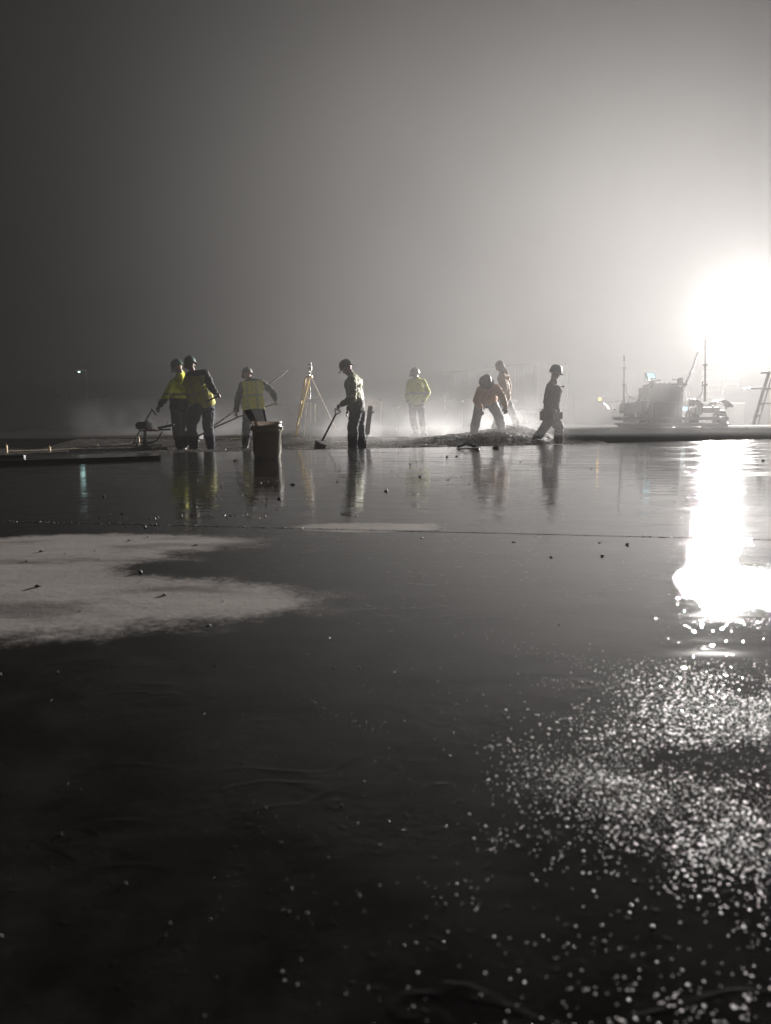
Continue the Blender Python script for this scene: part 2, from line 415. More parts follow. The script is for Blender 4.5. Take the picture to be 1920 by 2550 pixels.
def hand_shapes(B, wrist, d, n, side, curl=0.5, grow=0.0, spread=1.0):
    """palm, four unequal bent fingers and a thumb leaving the side of the palm"""
    d = Vector(d).normalized(); n = Vector(n); n = (n - d * n.dot(d)).normalized(); t = d.cross(n) * side
    w = Vector(wrist)
    P0 = w + d * 0.015; P1 = w + d * 0.088
    B.hull((P0 + t * 0.022, 0.017 + grow), (P0 - t * 0.020, 0.016 + grow), (P1 + t * 0.034, 0.0135 + grow), (P1 - t * 0.034, 0.0125 + grow))
    B.cap(w - d * 0.03, 0.026 + grow, w + d * 0.02, 0.024 + grow)
    for i, (o, L, r) in enumerate([(0.033, 0.074, 0.0098), (0.011, 0.083, 0.0102), (-0.011, 0.077, 0.0096), (-0.032, 0.060, 0.0086)]):
        p = P1 + t * o; dd = (d + t * (0.10 * (1.2 - i * 0.8)) * spread).normalized(); ang = 0.0
        for seg, (f, c) in enumerate([(0.45, 0.75), (0.32, 1.15), (0.23, 0.8)]):
            ang += c * curl * (0.85 + 0.1 * i)
            dr = dd * math.cos(ang) + n * math.sin(ang)
            q = p + dr * L * f; B.cap(p, r + grow - seg * 0.0006, q, r + grow - (seg + 1) * 0.0007); p = q
    p = w + d * 0.028 + t * 0.028; q = p + (d * 0.55 + t * 0.75 + n * 0.35).normalized() * 0.042
    B.cap(p, 0.0135 + grow, q, 0.0115 + grow)
    q2 = q + (d * 0.75 + t * 0.15 + n * (0.3 + curl * 0.6)).normalized() * 0.032; B.cap(q, 0.0112 + grow, q2, 0.0095 + grow)

def mk(name, col, rough=0.8, **k): return mat(name, col, rough, nscale=14, namt=0.16, bump=0.0015, bscale=240, **k)
SKIN = mat('skin', (0.22, 0.125, 0.085), 0.5, 0, 30, 0.08)
SKIN_D = mat('skin_deep', (0.16, 0.085, 0.055), 0.5, 0, 30, 0.08)
HIVIS = mk('hi_vis_yellow', (0.72, 0.82, 0.045), 0.75)
HIVIS_D = mk('hi_vis_yellow_dull', (0.50, 0.48, 0.09), 0.8)  # duller yellow than the plain hi-vis cloth
HIVIS_M = mk('hi_vis_yellow_muted', (0.46, 0.52, 0.05), 0.8)  # muted yellow, lower in value than the plain hi-vis cloth
OLIVE = mk('dark_yellow_cloth', (0.14, 0.145, 0.045), 0.7)  # darkest of the yellow cloths, one even olive tone
ORANGE = mk('hi_vis_orange', (0.75, 0.16, 0.03), 0.75)
ORANGE_D = mk('rust_orange_cloth', (0.44, 0.22, 0.085), 0.8)
NAVY = mk('dark_navy_cloth', (0.022, 0.026, 0.040), 0.85)
DENIM = mk('wet_denim', (0.035, 0.042, 0.065), 0.75)
CHAR = mk('charcoal_cloth', (0.035, 0.033, 0.034), 0.85)
BROWN = mk('brown_cloth', (0.07, 0.045, 0.035), 0.85)
KHAKI = mk('muddy_khaki_cloth', (0.12, 0.10, 0.075), 0.85)
SILVER = mat('reflective_tape', (0.34, 0.36, 0.17), 0.7, 0.0, 60, 0.06)
BOOT = mat('rubber_boot', (0.035, 0.032, 0.03), 0.35, 0, 16, 0.3, 0.001, 90)
BOOT_M = mat('cement_stained_boot', (0.16, 0.145, 0.13), 0.5, 0, 12, 0.4, 0.001, 90)
GLOVE = mat('work_glove', (0.03, 0.028, 0.027), 0.7, 0, 40, 0.2)
HAIR = mat('dark_hair', (0.012, 0.01, 0.009), 0.5, 0, 80, 0.2, 0.002, 200)
HAT_G = mat('green_hard_hat', (0.03, 0.08, 0.055), 0.45, 0, 10, 0.1)
HAT_D = mat('dark_hard_hat', (0.035, 0.037, 0.036), 0.45, 0, 10, 0.1)
HAT_B = mat('brown_hard_hat', (0.08, 0.065, 0.05), 0.6, 0, 10, 0.1)
WHITEP = mat('white_plastic', (0.7, 0.7, 0.68), 0.4, 0, 20, 0.05)

def hard_hat(root, hc, face, up, m, brim='full', brim_w=0.055, s=1.0):
    """dome with centre ridge, brim and suspension ratchet; hc = head centre"""
    up = Vector(up).normalized(); f = Vector(face); f = (f - up * f.dot(up)).normalized(); r = up.cross(f)
    M = Matrix((r, f, up)).transposed(); c = Vector(hc) + up * 0.035
    b = BM(); n = 36; prof = [(1.0, 0.0), (1.0, 0.02), (0.985, 0.05), (0.93, 0.083), (0.82, 0.112), (0.66, 0.134), (0.45, 0.149), (0.22, 0.156), (0.03, 0.158)]
    rings = []
    for (k, z) in prof:
        rg = []
        for i in range(n):
            a = 2 * math.pi * i / n; x = 0.112 * k * math.cos(a); y = 0.136 * k * math.sin(a)
            z2 = z + (0.010 * math.exp(-(x / 0.016) ** 2) if 0.03 < z else 0)
            rg.append(b.verts.new(c + M @ Vector((x * s, y * s, z2 * s))))
        rings.append(rg)
    for i in range(len(rings) - 1):
        for k in range(n): b.faces.new((rings[i][k], rings[i][(k + 1) % n], rings[i + 1][(k + 1) % n], rings[i + 1][k]))
    b.faces.new(rings[-1])
    o = link('hard_hat', b, m, root, True)
    b = BM(); R0, R1, R2, R3 = [], [], [], []
    for i in range(n):
        a = 2 * math.pi * i / n; fr = max(0, math.sin(a))
        wd = brim_w if brim == 'full' else (0.008 + 0.05 * fr ** 1.5)
        wd += 0.018 * fr if brim == 'full' else 0
        for L, k, z in ((R0, 0.0, 0.004), (R1, wd, -0.012 - 0.004 * fr), (R2, wd, -0.017 - 0.004 * fr), (R3, 0.0, -0.004)):
            L.append(b.verts.new(c + M @ Vector(((0.111 + k) * math.cos(a) * s, (0.135 + k) * math.sin(a) * s, z))))
    for A, B_ in ((R0, R1), (R1, R2), (R2, R3)):
        for k in range(n): b.faces.new((A[k], A[(k + 1) % n], B_[(k + 1) % n], B_[k]))
    link('brim', b, m, o, True)
    return o

def person(label, J, facing, head_face, head_up=(0, 0, 1), skin=SKIN, top='jacket', top_m=HIVIS, hem_m=None, hem=0.0, trous=NAVY, boots=BOOT, boot_h=0.30,
           vest=None, vest_tape=True, gloves=None, hat=None, hat_brim='cap', hair=None, hood=None, bulk=1.0, seed=0, sleeve_m=None, curl=(0.9, 0.9), shw=0.19, palm=((0, 0, -1), (0, 0, -1)), group='workers on the pour', hiw=0.10, tape_arm=False):
    """J: joints in world space. facing: the way the chest looks"""
    J = {k: Vector(v) for k, v in J.items()}
    pel, nk, hd = J['pelvis'], J['neck'], J['head']
    ft = [J['anL'], J['anR']]
    base = Vector(((ft[0].x + ft[1].x) / 2, (ft[0].y + ft[1].y) / 2, min(ft[0].z, ft[1].z) - 0.09))
    root = empty('person', base, label, 'person', group)
    f = Vector(facing).normalized(); up = (nk - pel).normalized(); sd = f.cross(up).normalized()       # sd: the person's right
    fw = up.cross(sd).normalized()
    shR = J.get('shR', nk - up * 0.07 + sd * shw); shL = J.get('shL', nk - up * 0.07 - sd * shw)
    hz = Vector((0, 0, 1))
    hipR = J.get('hipR', pel + sd * hiw - hz * 0.03); hipL = J.get('hipL', pel - sd * hiw - hz * 0.03)
    mid = pel.lerp(nk, 0.45); chest = pel.lerp(nk, 0.74)
    k = bulk
    def torso(B, g, low=0.0):
        B.hull((shR, 0.052 * k + g), (shL, 0.052 * k + g), (nk - up * 0.02 + fw * 0.0, 0.062 + g))
        B.hull((shR - up * 0.04, 0.06 * k + g), (shL - up * 0.04, 0.06 * k + g), (chest + sd * 0.09 * k + fw * 0.035, 0.085 * k + g), (chest - sd * 0.09 * k + fw * 0.035, 0.085 * k + g), (chest - fw * 0.03, 0.09 * k + g))
        B.hull((chest + sd * 0.085 * k + fw * 0.02, 0.088 * k + g), (chest - sd * 0.085 * k + fw * 0.02, 0.088 * k + g), (mid + sd * 0.075 * k + fw * 0.01, 0.098 * k + g), (mid - sd * 0.075 * k + fw * 0.01, 0.098 * k + g))
        B.hull((mid + sd * 0.075 * k, 0.099 * k + g), (mid - sd * 0.075 * k, 0.099 * k + g), (pel + sd * 0.078 * k - up * low, 0.108 * k + g), (pel - sd * 0.078 * k - up * low, 0.108 * k + g))
    hf = Vector(head_face).normalized(); hu = Vector(head_up); hu = (hu - hf * hu.dot(hf)).normalized(); hs = hf.cross(hu).normalized()
    # ---- body: one skin from crown to soles
    B = Blob()
    B.hull((hd + hu * 0.035 - hf * 0.022, 0.080), (hd + hu * 0.045 + hf * 0.022, 0.074))
    B.hull((hd + hf * 0.04 + hu * 0.0, 0.060), (hd + hf * 0.062 - hu * 0.085, 0.026), (hd - hu * 0.05 + hs * 0.035 + hf * 0.01, 0.03), (hd - hu * 0.05 - hs * 0.035 + hf * 0.01, 0.03))
    B.cap(hd + hf * 0.088 + hu * 0.012, 0.010, hd + hf * 0.108 - hu * 0.022, 0.014)                   # nose
    B.cap(hd + hf * 0.084 + hu * 0.033 + hs * 0.03, 0.011, hd + hf * 0.084 + hu * 0.033 - hs * 0.03, 0.011)   # brow
    for s_ in (-1, 1):
        B.cap(hd + hs * 0.078 * s_ - hu * 0.02, 0.009, hd + hs * 0.083 * s_ + hu * 0.022 - hf * 0.006, 0.013)       # ears
        B.cap(hd + hf * 0.073 + hs * 0.038 * s_ - hu * 0.018, 0.016, hd + hf * 0.06 + hs * 0.05 * s_ - hu * 0.02, 0.015)   # cheeks
        B.cap(hd + hf * 0.081 + hs * 0.031 * s_ + hu * 0.012, 0.0105, hd + hf * 0.080 + hs * 0.031 * s_ + hu * 0.012, 0.0105)  # eyeballs in their sockets
    B.cap(hd + hf * 0.088 - hu * 0.052 + hs * 0.02, 0.008, hd + hf * 0.088 - hu * 0.052 - hs * 0.02, 0.008)    # lips
    B.cap(hd - hu * 0.05 - hf * 0.015, 0.056, nk - up * 0.03, 0.064)
    torso(B, -0.012)
    for S in 'LR':
        s_ = 1 if S == 'R' else -1
        sh = shR if S == 'R' else shL; el, wr = J['el' + S], J['wr' + S]
        B.limb(sh, 0.050, el, 0.036, 0.004).limb(el, 0.036, wr, 0.026, 0.006)
        hdv = J.get('hd' + S, (wr - el)); n_ = Vector(palm[0 if S == 'L' else 1])
        hand_shapes(B, wr, hdv, n_, s_, curl[0 if S == 'L' else 1], -0.001 if gloves else 0.0)
        hp = hipR if S == 'R' else hipL; kn, an = J['kn' + S], J['an' + S]
        B.limb(hp, 0.085, kn, 0.052, 0.004).limb(kn, 0.052, an, 0.036, 0.014)
        fd = Vector(J.get('ft' + S, f)); fd.z = 0; fd.normalize()
        B.hull((an - Vector((0, 0, 0.045)) - fd * 0.04, 0.034), (an - Vector((0, 0, 0.055)) + fd * 0.15, 0.026), (an, 0.036))
    B.hull((hipR, 0.09), (hipL, 0.09), (pel, 0.10))
    B.build('body', skin, root, 0.0085, 2)
    # ---- trousers
    T = Blob(); T.hull((hipR, 0.105 * k), (hipL, 0.105 * k), (pel + sd * 0.05, 0.105 * k), (pel - sd * 0.05, 0.105 * k)).cap(pel, 0.11 * k, pel + up * 0.06, 0.10 * k)
    for S in 'LR':
        hp = hipR if S == 'R' else hipL; kn, an = J['kn' + S], J['an' + S]
        T.limb(hp, 0.110 * k, kn, 0.086 * k, 0.006).limb(kn, 0.086 * k, an + Vector((0, 0, 0.05)), 0.074 * k, 0.010)
    T.build('trousers', trous, root, 0.013, 2, 0.017, 8.0, seed + 1)
    # ---- boots
    for S in 'LR':
        kn, an = J['kn' + S], J['an' + S]; fd = Vector(J.get('ft' + S, f)); fd.z = 0; fd.normalize()
        sh_ = (kn - an).normalized(); Bt = Blob()
        Bt.limb(an + sh_ * boot_h, 0.092, an, 0.060, 0.0, 0.6)
        Bt.hull((an - Vector((0, 0, 0.035)) - fd * 0.05, 0.048), (an - Vector((0, 0, 0.045)) + fd * 0.17, 0.040), (an, 0.052), (an - Vector((0, 0, 0.03)) + fd * 0.07, 0.05))
        Bt.build('boot', boots, root, 0.012, 2, 0.004, 12, seed + 3, cut=[((0, 0, an.z - 0.09), (0, 0, -1)), (an + sh_ * (boot_h + 0.02), sh_)])
    # ---- jacket (torso and sleeves in one), optional dark hem
    A = Blob(); low = hem
    torso(A, 0.026, low)
    for S in 'LR':
        sh = shR if S == 'R' else shL; el, wr = J['el' + S], J['wr' + S]
        e2 = wr.lerp(el, 0.06)
        A.limb(sh, 0.080 * k, el, 0.064 * k, 0.004).limb(el, 0.064 * k, e2, 0.048 * k, 0.008)
    A.cap(nk - up * 0.03, 0.078, nk + up * 0.025, 0.066)
    mats = [top_m, hem_m or top_m, SILVER, sleeve_m or top_m]
    bands = []
    if hem_m: bands.append((pel + up * (0.02 - hem * 0.5), up, 0.13 + hem * 0.5, 1))
    if tape_arm: bands.append((mid - up * 0.02, up, 0.026, 2))
    A.build('jacket', mats, root, 0.013, 2, 0.017, 7.5, seed + 5, cut=[(pel - up * (low + 0.055), -up)], band=bands)
    if vest:
        V = Blob()
        V.hull((shR - sd * 0.03, 0.062 * k + 0.040), (shL + sd * 0.03, 0.062 * k + 0.040), (nk - up * 0.05, 0.06 + 0.034))
        torso_v = 0.050
        V.hull((shR - sd * 0.035 - up * 0.05, 0.064 * k + torso_v), (shL + sd * 0.035 - up * 0.05, 0.064 * k + torso_v), (chest + sd * 0.08 * k + fw * 0.035, 0.085 * k + torso_v), (chest - sd * 0.08 * k + fw * 0.035, 0.085 * k + torso_v), (chest - fw * 0.03, 0.09 * k + torso_v))
        V.hull((chest + sd * 0.08 * k + fw * 0.02, 0.088 * k + torso_v), (chest - sd * 0.08 * k + fw * 0.02, 0.088 * k + torso_v), (mid + sd * 0.076 * k, 0.098 * k + torso_v), (mid - sd * 0.076 * k, 0.098 * k + torso_v))
        V.hull((mid + sd * 0.076 * k, 0.098 * k + torso_v), (mid - sd * 0.076 * k, 0.098 * k + torso_v), (pel + sd * 0.08 * k, 0.10 * k + torso_v), (pel - sd * 0.08 * k, 0.10 * k + torso_v))
        bd = []
        if vest_tape: bd = [(mid - up * 0.01, up, 0.027, 1), (chest + sd * 0.10, sd, 0.02, 1), (chest - sd * 0.10, sd, 0.02, 1)]
        V.build('vest', [vest, SILVER, ORANGE], root, 0.014, 2, 0.011, 8, seed + 9, cut=[(pel - up * 0.035, -up), (nk - up * 0.015, up)], band=bd)
    if gloves:
        for S in 'LR':
            s_ = 1 if S == 'R' else -1; el, wr = J['el' + S], J['wr' + S]; Gb = Blob()
            hand_shapes(Gb, wr, J.get('hd' + S, wr - el), Vector(palm[0 if S == 'L' else 1]), s_, curl[0 if S == 'L' else 1], 0.004)
            Gb.cap(wr, 0.036, wr.lerp(el, 0.28), 0.05)
            Gb.build('glove', gloves, root, 0.008, 1)
    if hair:
        H = Blob(); H.hull((hd + hu * 0.045 - hf * 0.035, 0.084), (hd + hu * 0.058 + hf * 0.012, 0.076)); H.cap(hd + hu * 0.0 - hf * 0.05, 0.066, hd - hu * 0.05 - hf * 0.045, 0.05)
        H.build('hair', hair, root, 0.010, 1, 0.006, 30, seed)
    if hood:
        H = Blob(); H.hull((hd + hu * 0.04 - hf * 0.03, 0.102), (hd + hu * 0.035 + hf * 0.02, 0.095), (hd - hu * 0.07 - hf * 0.02, 0.088))
        H.hull((hd - hu * 0.07 - hf * 0.02, 0.088), (nk - up * 0.03 - fw * 0.035, 0.095), (nk + sd * 0.06 - up * 0.03, 0.06), (nk - sd * 0.06 - up * 0.03, 0.06))
        H.build('hood', hood, root, 0.014, 2, 0.010, 11, seed + 2, cut=[(hd + hf * 0.062, hf)])
    if hat: hard_hat(root, hd, hf, hu, hat, hat_brim)
    return root

def CR(ox, oy, sc):
    return lambda x, y, d: P(ox + x * sc, oy + y * sc, d)
# crops of the photograph in which joints were read off
c1 = CR(370, 880, 210 / 1666); c2 = CR(560, 890, 180 / 1659); c3 = CR(820, 880, 140 / 1191); c4 = CR(1160, 880, 170 / 1567); c5 = CR(1330, 890, 100 / 922); cE = CR(700, 860, 420 / 1666)
def ank(fn, x, d, z): v = fn(x, 0, d); return Vector((v.x, v.y, z))

PIT = -0.27
# A: yellow hooded jacket, left hand on the machine's handle
person('worker in bright yellow hooded jacket and dark green hard hat steering the small engine machine',
    dict(head=c1(585, 300, 15.0), neck=c1(620, 470, 15.05), pelvis=c1(640, 1030, 15.1), shL=c1(500, 590, 14.98), shR=c1(755, 590, 15.15),
         elL=c1(370, 800, 14.85), wrL=c1(225, 1030, 14.75), hdL=(-0.55, -0.1, -0.6), elR=c1(815, 800, 15.2), wrR=c1(760, 1010, 15.0),
         knL=c1(560, 1480, 14.95), knR=c1(660, 1480, 15.15), anL=ank(c1, 560, 15.0, PIT + 0.09), anR=ank(c1, 640, 15.2, PIT + 0.09), ftL=(-0.5, 0.8, 0), ftR=(-0.1, 1, 0)),
    (-0.45, 0.9, -0.1), (-0.75, 0.55, -0.45), (-0.3, 0.0, 1), top_m=HIVIS, hem_m=NAVY, hem=0.05, trous=NAVY, boots=BOOT_M, boot_h=0.30, gloves=GLOVE, hat=HAT_G, hood=None, bulk=1.08, seed=1, tape_arm=True,
    palm=((0.3, 0, -1), (0, 0, -1)))
hoodA = Blob(); hoodA.hull((c1(640, 400, 15.14), 0.07), (c1(600, 470, 15.0), 0.075), (c1(690, 470, 15.12), 0.07)).hull((c1(620, 440, 15.0), 0.08), (c1(640, 500, 14.95), 0.07))
# B: big man in vest, striding
pB = person('tall broad worker with dark sleeves and dull yellow vest standing behind the yellow jacket worker',
    dict(head=c1(830, 240, 14.4), neck=c1(880, 400, 14.4), pelvis=c1(1060, 1010, 14.6), shR=c1(1110, 400, 14.3), shL=c1(800, 470, 14.65),
         elR=c1(1230, 640, 14.25), wrR=c1(1310, 780, 14.2), hdR=(0.75, 0.0, -0.3), elL=c1(840, 760, 14.85), wrL=c1(1010, 900, 14.85),
         knL=c1(840, 1430, 14.5), knR=c1(1180, 1480, 14.6), anL=ank(c1, 830, 14.65, PIT + 0.09), anR=ank(c1, 1180, 14.75, PIT + 0.09), ftL=(-0.6, 0.5, 0), ftR=(0.2, 0.9, 0),
         hipL=c1(960, 1060, 14.5), hipR=c1(1180, 1060, 14.7)),
    (-0.15, 0.95, -0.25), (-0.35, 0.85, -0.35), (-0.1, 0, 1), skin=SKIN_D, top_m=CHAR, vest=HIVIS_D, trous=NAVY, boots=BOOT, boot_h=0.36, gloves=None, hat=HAT_G, bulk=1.18, seed=2, palm=((0, 0, -1), (-0.4, -0.2, -1)))
# C: vest, holding the rake
pC = person('worker in yellow vest over grey sleeves bending over a rake behind the bucket',
    dict(head=c2(520, 420, 16.3), neck=c2(600, 540, 16.2), pelvis=c2(660, 1180, 16.1), shL=c2(420, 640, 16.15), shR=c2(850, 600, 16.25),
         elL=c2(300, 930, 16.0), wrL=c2(255, 1260, 15.95), hdL=(0.15, -0.1, -0.8), elR=c2(1090, 780, 16.3), wrR=c2(1160, 970, 16.35), hdR=(0.2, 0.1, -0.7),
         knL=c2(510, 1640, 16.0), knR=c2(880, 1640, 16.0), anL=ank(c2, 430, 16.2, PIT + 0.09), anR=ank(c2, 850, 16.2, PIT + 0.09), ftL=(-0.2, 1, 0), ftR=(0.3, 1, 0),
         hipL=c2(540, 1240, 16.1), hipR=c2(780, 1240, 16.1)),
    (-0.1, 0.9, -0.3), (-0.35, 0.85, -0.4), (0, 0, 1), top_m=CHAR, vest=HIVIS_D, trous=DENIM, boots=BOOT_M, boot_h=0.30, hat=HAT_B, bulk=1.1, seed=4, palm=((-0.3, 0, -1), (-0.2, 0, -1)))
# D: with the shovel, facing left
pD = person('worker in wide brimmed hard hat leaning on an upright shovel',
    dict(head=c3(385, 330, 14.8), neck=c3(480, 470, 14.8), pelvis=c3(590, 1160, 14.85), shL=c3(480, 580, 14.62), shR=c3(600, 590, 14.98),
         elL=c3(500, 960, 14.5), wrL=c3(270, 1075, 14.55), hdL=(-0.9, 0.05, -0.35), elR=c3(640, 900, 15.05), wrR=c3(400, 1180, 15.05), hdR=(-0.35, 0, -0.9),
         knL=c3(500, 1560, 14.7), knR=c3(640, 1600, 14.95), anL=ank(c3, 480, 14.75, PIT + 0.09), anR=ank(c3, 690, 14.95, PIT + 0.09), ftL=(-0.9, -0.1, 0), ftR=(-0.8, 0.3, 0)),
    (-1, 0.25, -0.15), (-0.85, 0.15, -0.5), (-0.35, 0, 1), top_m=OLIVE, hem_m=CHAR, hem=0.02, trous=NAVY, boots=BOOT_M, boot_h=0.34, gloves=GLOVE, hat=HAT_D, hat_brim='full', bulk=1.2, seed=6, tape_arm=True,
    palm=((0.2, 0, -1), (0.9, 0, -0.3)), curl=(1.1, 0.45))
# E: standing at ease in the distance
pE = person('worker in yellow jacket standing at ease with hands near pockets in the steam',
    dict(head=cE(1328, 292, 19.7), neck=cE(1340, 340, 19.7), pelvis=cE(1335, 560, 19.8), shL=cE(1405, 365, 19.78), shR=cE(1272, 365, 19.62),
         elL=cE(1452, 468, 19.8), wrL=cE(1412, 545, 19.65), hdL=(-0.3, -0.1, -0.9), elR=cE(1250, 462, 19.55), wrR=cE(1247, 530, 19.4), hdR=(0.05, -0.5, -0.7),
         knL=cE(1395, 730, 19.7), knR=cE(1302, 730, 19.6), anL=ank(cE, 1415, 19.9, 0.06), anR=ank(cE, 1335, 19.7, 0.06), ftL=(0.3, -0.8, 0), ftR=(-0.5, -0.8, 0)),
    (-0.3, -0.95, 0), (-0.75, -0.6, -0.35), (0, 0, 1), top_m=HIVIS_M, trous=NAVY, boots=BOOT_M, boot_h=0.22, hat=HAT_D, seed=8, curl=(0.7, 1.0), tape_arm=True, hem_m=None)
# F: bent over, orange jacket
pF = person('worker in rust orange jacket bending low with legs spread on the wet heap',
    dict(head=c4(470, 665, 16.7), neck=c4(500, 770, 16.85), pelvis=c4(470, 1090, 17.35), shL=c4(690, 800, 16.95), shR=c4(330, 850, 16.85),
         elL=c4(850, 1010, 16.8), wrL=c4(910, 1250, 16.6), hdL=(0.05, -0.3, -0.9), elR=c4(235, 1090, 16.7), wrR=c4(350, 1270, 16.5), hdR=(0.4, -0.3, -0.8),
         knL=c4(770, 1490, 17.1), knR=c4(255, 1480, 17.1), anL=ank(c4, 880, 17.3, 0.09), anR=ank(c4, 195, 17.3, 0.03), ftL=(0.5, -0.8, 0), ftR=(-0.5, -0.8, 0),
         hipL=c4(590, 1140, 17.35), hipR=c4(340, 1140, 17.35)),
    (0.0, -0.8, -0.6), (0.0, -0.6, -0.8), (0, -0.75, 0.5), top_m=ORANGE_D, trous=DENIM, boots=BOOT, boot_h=0.32, hood=BROWN, hat=HAT_B, hat_brim='full', gloves=GLOVE, bulk=1.2, seed=10, curl=(0.8, 0.8))
# G: behind F, striding left
pG = person('hooded worker in tan jacket leaning forward behind the bending orange worker',
    dict(head=c4(775, 300, 18.5), neck=c4(850, 410, 18.5), pelvis=c4(910, 1020, 18.6), shL=c4(830, 500, 18.35), shR=c4(900, 500, 18.68),
         elL=c4(900, 800, 18.3), wrL=c4(800, 1000, 18.2), hdL=(-0.6, 0, -0.7), elR=c4(1000, 780, 18.75), wrR=c4(870, 1010, 18.7), hdR=(-0.5, 0, -0.8),
         knL=c4(770, 1400, 18.45), knR=c4(1080, 1400, 18.7), anL=ank(c4, 680, 18.5, 0.14), anR=ank(c4, 1230, 18.75, 0.17), ftL=(-1, 0, 0), ftR=(-1, -0.1, 0)),
    (-0.95, 0.2, -0.2), (-0.85, 0.1, -0.5), (-0.2, 0, 1), top_m=mk('tan_orange_cloth', (0.30, 0.19, 0.10), 0.85), trous=NAVY, boots=BOOT_M, boot_h=0.26, hood=KHAKI, gloves=GLOVE, seed=12)
# H: walking right
pH = person('worker with hard hat and tool belt walking right near the edge of the wet slab',
    dict(head=c5(480, 375, 16.3), neck=c5(440, 560, 16.3), pelvis=c5(390, 1270, 16.35), shR=c5(370, 680, 16.12), shL=c5(450, 690, 16.5),
         elR=c5(280, 1010, 16.05), wrR=c5(400, 1180, 16.0), hdR=(0.6, 0, -0.3), elL=c5(520, 1010, 16.55), wrL=c5(590, 760, 16.5), hdL=(0.3, 0, 0.8),
         knR=c5(220, 1640, 16.2), knL=c5(570, 1610, 16.45), anR=ank(c5, 30, 16.2, PIT + 0.12), anL=ank(c5, 620, 16.45, PIT + 0.09), ftR=(1, 0, 0), ftL=(1, 0.05, 0)),
    (1, 0.1, -0.05), (0.95, 0.05, -0.25), (0.1, 0, 1), top_m=CHAR, hem_m=None, trous=CHAR, boots=BOOT, boot_h=0.26, hat=HAT_D, bulk=1.16, seed=14, curl=(0.9, 0.7))
def child_of(root, name, bm, m, smooth=False): return link(name, bm, m, root, smooth)
b = BM()
pl = c5(390, 1215, 16.35)
lathe(b, [(0.19, -0.03), (0.205, -0.03), (0.205, 0.03), (0.19, 0.03)], pl, 32)
for (x, y, d, s) in [(190, 1340, 16.15, (0.10, 0.12, 0.20)), (470, 1350, 16.1, (0.13, 0.08, 0.18)), (600, 1340, 16.4, (0.09, 0.12, 0.16))]:
    box(b, c5(x, y, d), s, None, 0.02)
child_of(pH, 'tool_belt', b, BROWN)
b = BM(); cyl(b, c5(440, 1250, 16.02), c5(465, 1440, 16.02), 0.011); box(b, c5(462, 1400, 16.0), (0.05, 0.03, 0.07), None, 0.01); child_of(pH, 'hammer', b, mat('tool_brass', (0.5, 0.35, 0.1), 0.4, 0.5, 20, 0.1))
for r_, fn in ((None, None),): pass
# jacket hood rolled at A's neck
pA = [o for o in bpy.data.objects if o.name.startswith('person') and 'steering' in str(o.get('label'))][0]
hoodA.build('hood', HIVIS, pA, 0.013, 2, 0.010, 14, 3)
# ================================================================== the pour and its ground
M_steel = mat('worn_steel', (0.22, 0.22, 0.22), 0.4, 0.7, 25, 0.15)
M_alu = mat('aluminium', (0.6, 0.6, 0.6), 0.25, 0.9, 25, 0.08)
M_dark = mat('black_paint', (0.02, 0.02, 0.021), 0.4, 0, 20, 0.2)
M_red = mat('red_paint', (0.38, 0.05, 0.04), 0.45, 0, 15, 0.15)
M_wood = mat('pale_wood', (0.45, 0.36, 0.22), 0.7, 0, 30, 0.15)
M_woodd = mat('dark_wet_wood', (0.10, 0.065, 0.05), 0.6, 0, 20, 0.2)
M_yelp = mat('yellow_tripod_paint', (0.85, 0.58, 0.10), 0.5, 0, 20, 0.1)
M_white = mat('white_paint', (0.72, 0.72, 0.70), 0.4, 0, 12, 0.06)
M_crumb = mat('concrete_crumb', (0.035, 0.032, 0.03), 0.5, 0, 60, 0.3, 0.002, 150)
M_fresh = mat('fresh_wet_concrete', (0.085, 0.078, 0.07), 0.28, 0, 6, 0.25, 0.010, 45)
M_cream = mat('creamy_cement', (0.30, 0.28, 0.25), 0.45, 0, 9, 0.25, 0.004, 60)

# finished slab standing higher on the far right, its form face towards us
RS = [Vector((4.25, 17.3, 0)), Vector((10.6, 20.6, 0)), Vector((14.6, 23.4, 0)), Vector((22, 30, 0)), Vector((60, 65, 0)), Vector((90, 150, 0)), Vector((12, 150, 0)), Vector((6.9, 40, 0)), Vector((5.0, 24, 0)), Vector((4.4, 20.0, 0))]
def prism(poly, z0, z1, name, m):
    b = BM()
    top = [b.verts.new((p.x, p.y, z1)) for p in poly]; bot = [b.verts.new((p.x, p.y, z0)) for p in poly]
    b.faces.new(top); b.faces.new(bot[::-1])
    for i in range(len(poly)):
        j = (i + 1) % len(poly); b.faces.new((top[j], top[i], bot[i], bot[j]))
    bmesh.ops.recalc_face_normals(b, faces=b.faces)
    return link(name, b, m)
far_m = mat('far_damp_slab', (0.02, 0.019, 0.018), 0.8, 0, 1.2, 0.2, 0.004, 9)
far_m.node_tree.nodes['Principled BSDF'].inputs['Specular IOR Level'].default_value = 0.0
tag(prism(RS, -0.3, 0.18, 'terrain', far_m), kind='structure')
FG = [Vector((-120, 17.6, 0)), Vector((-6, 17.9, 0)), Vector((-1.0, 18.3, 0)), Vector((4.2, 18.8, 0)), Vector((4.38, 20.1, 0)), Vector((4.98, 24.1, 0)), Vector((6.88, 40.1, 0)), Vector((11.9, 150, 0)), Vector((-120, 150, 0))]
fg_m = mat('far_damp_ground', (0.035, 0.032, 0.030), 0.8, 0, 0.8, 0.3, 0.01, 5); fg_m.node_tree.nodes['Principled BSDF'].inputs['Specular IOR Level'].default_value = 0.0
tag(prism(FG, -0.3, -0.04, 'terrain', fg_m), kind='structure')

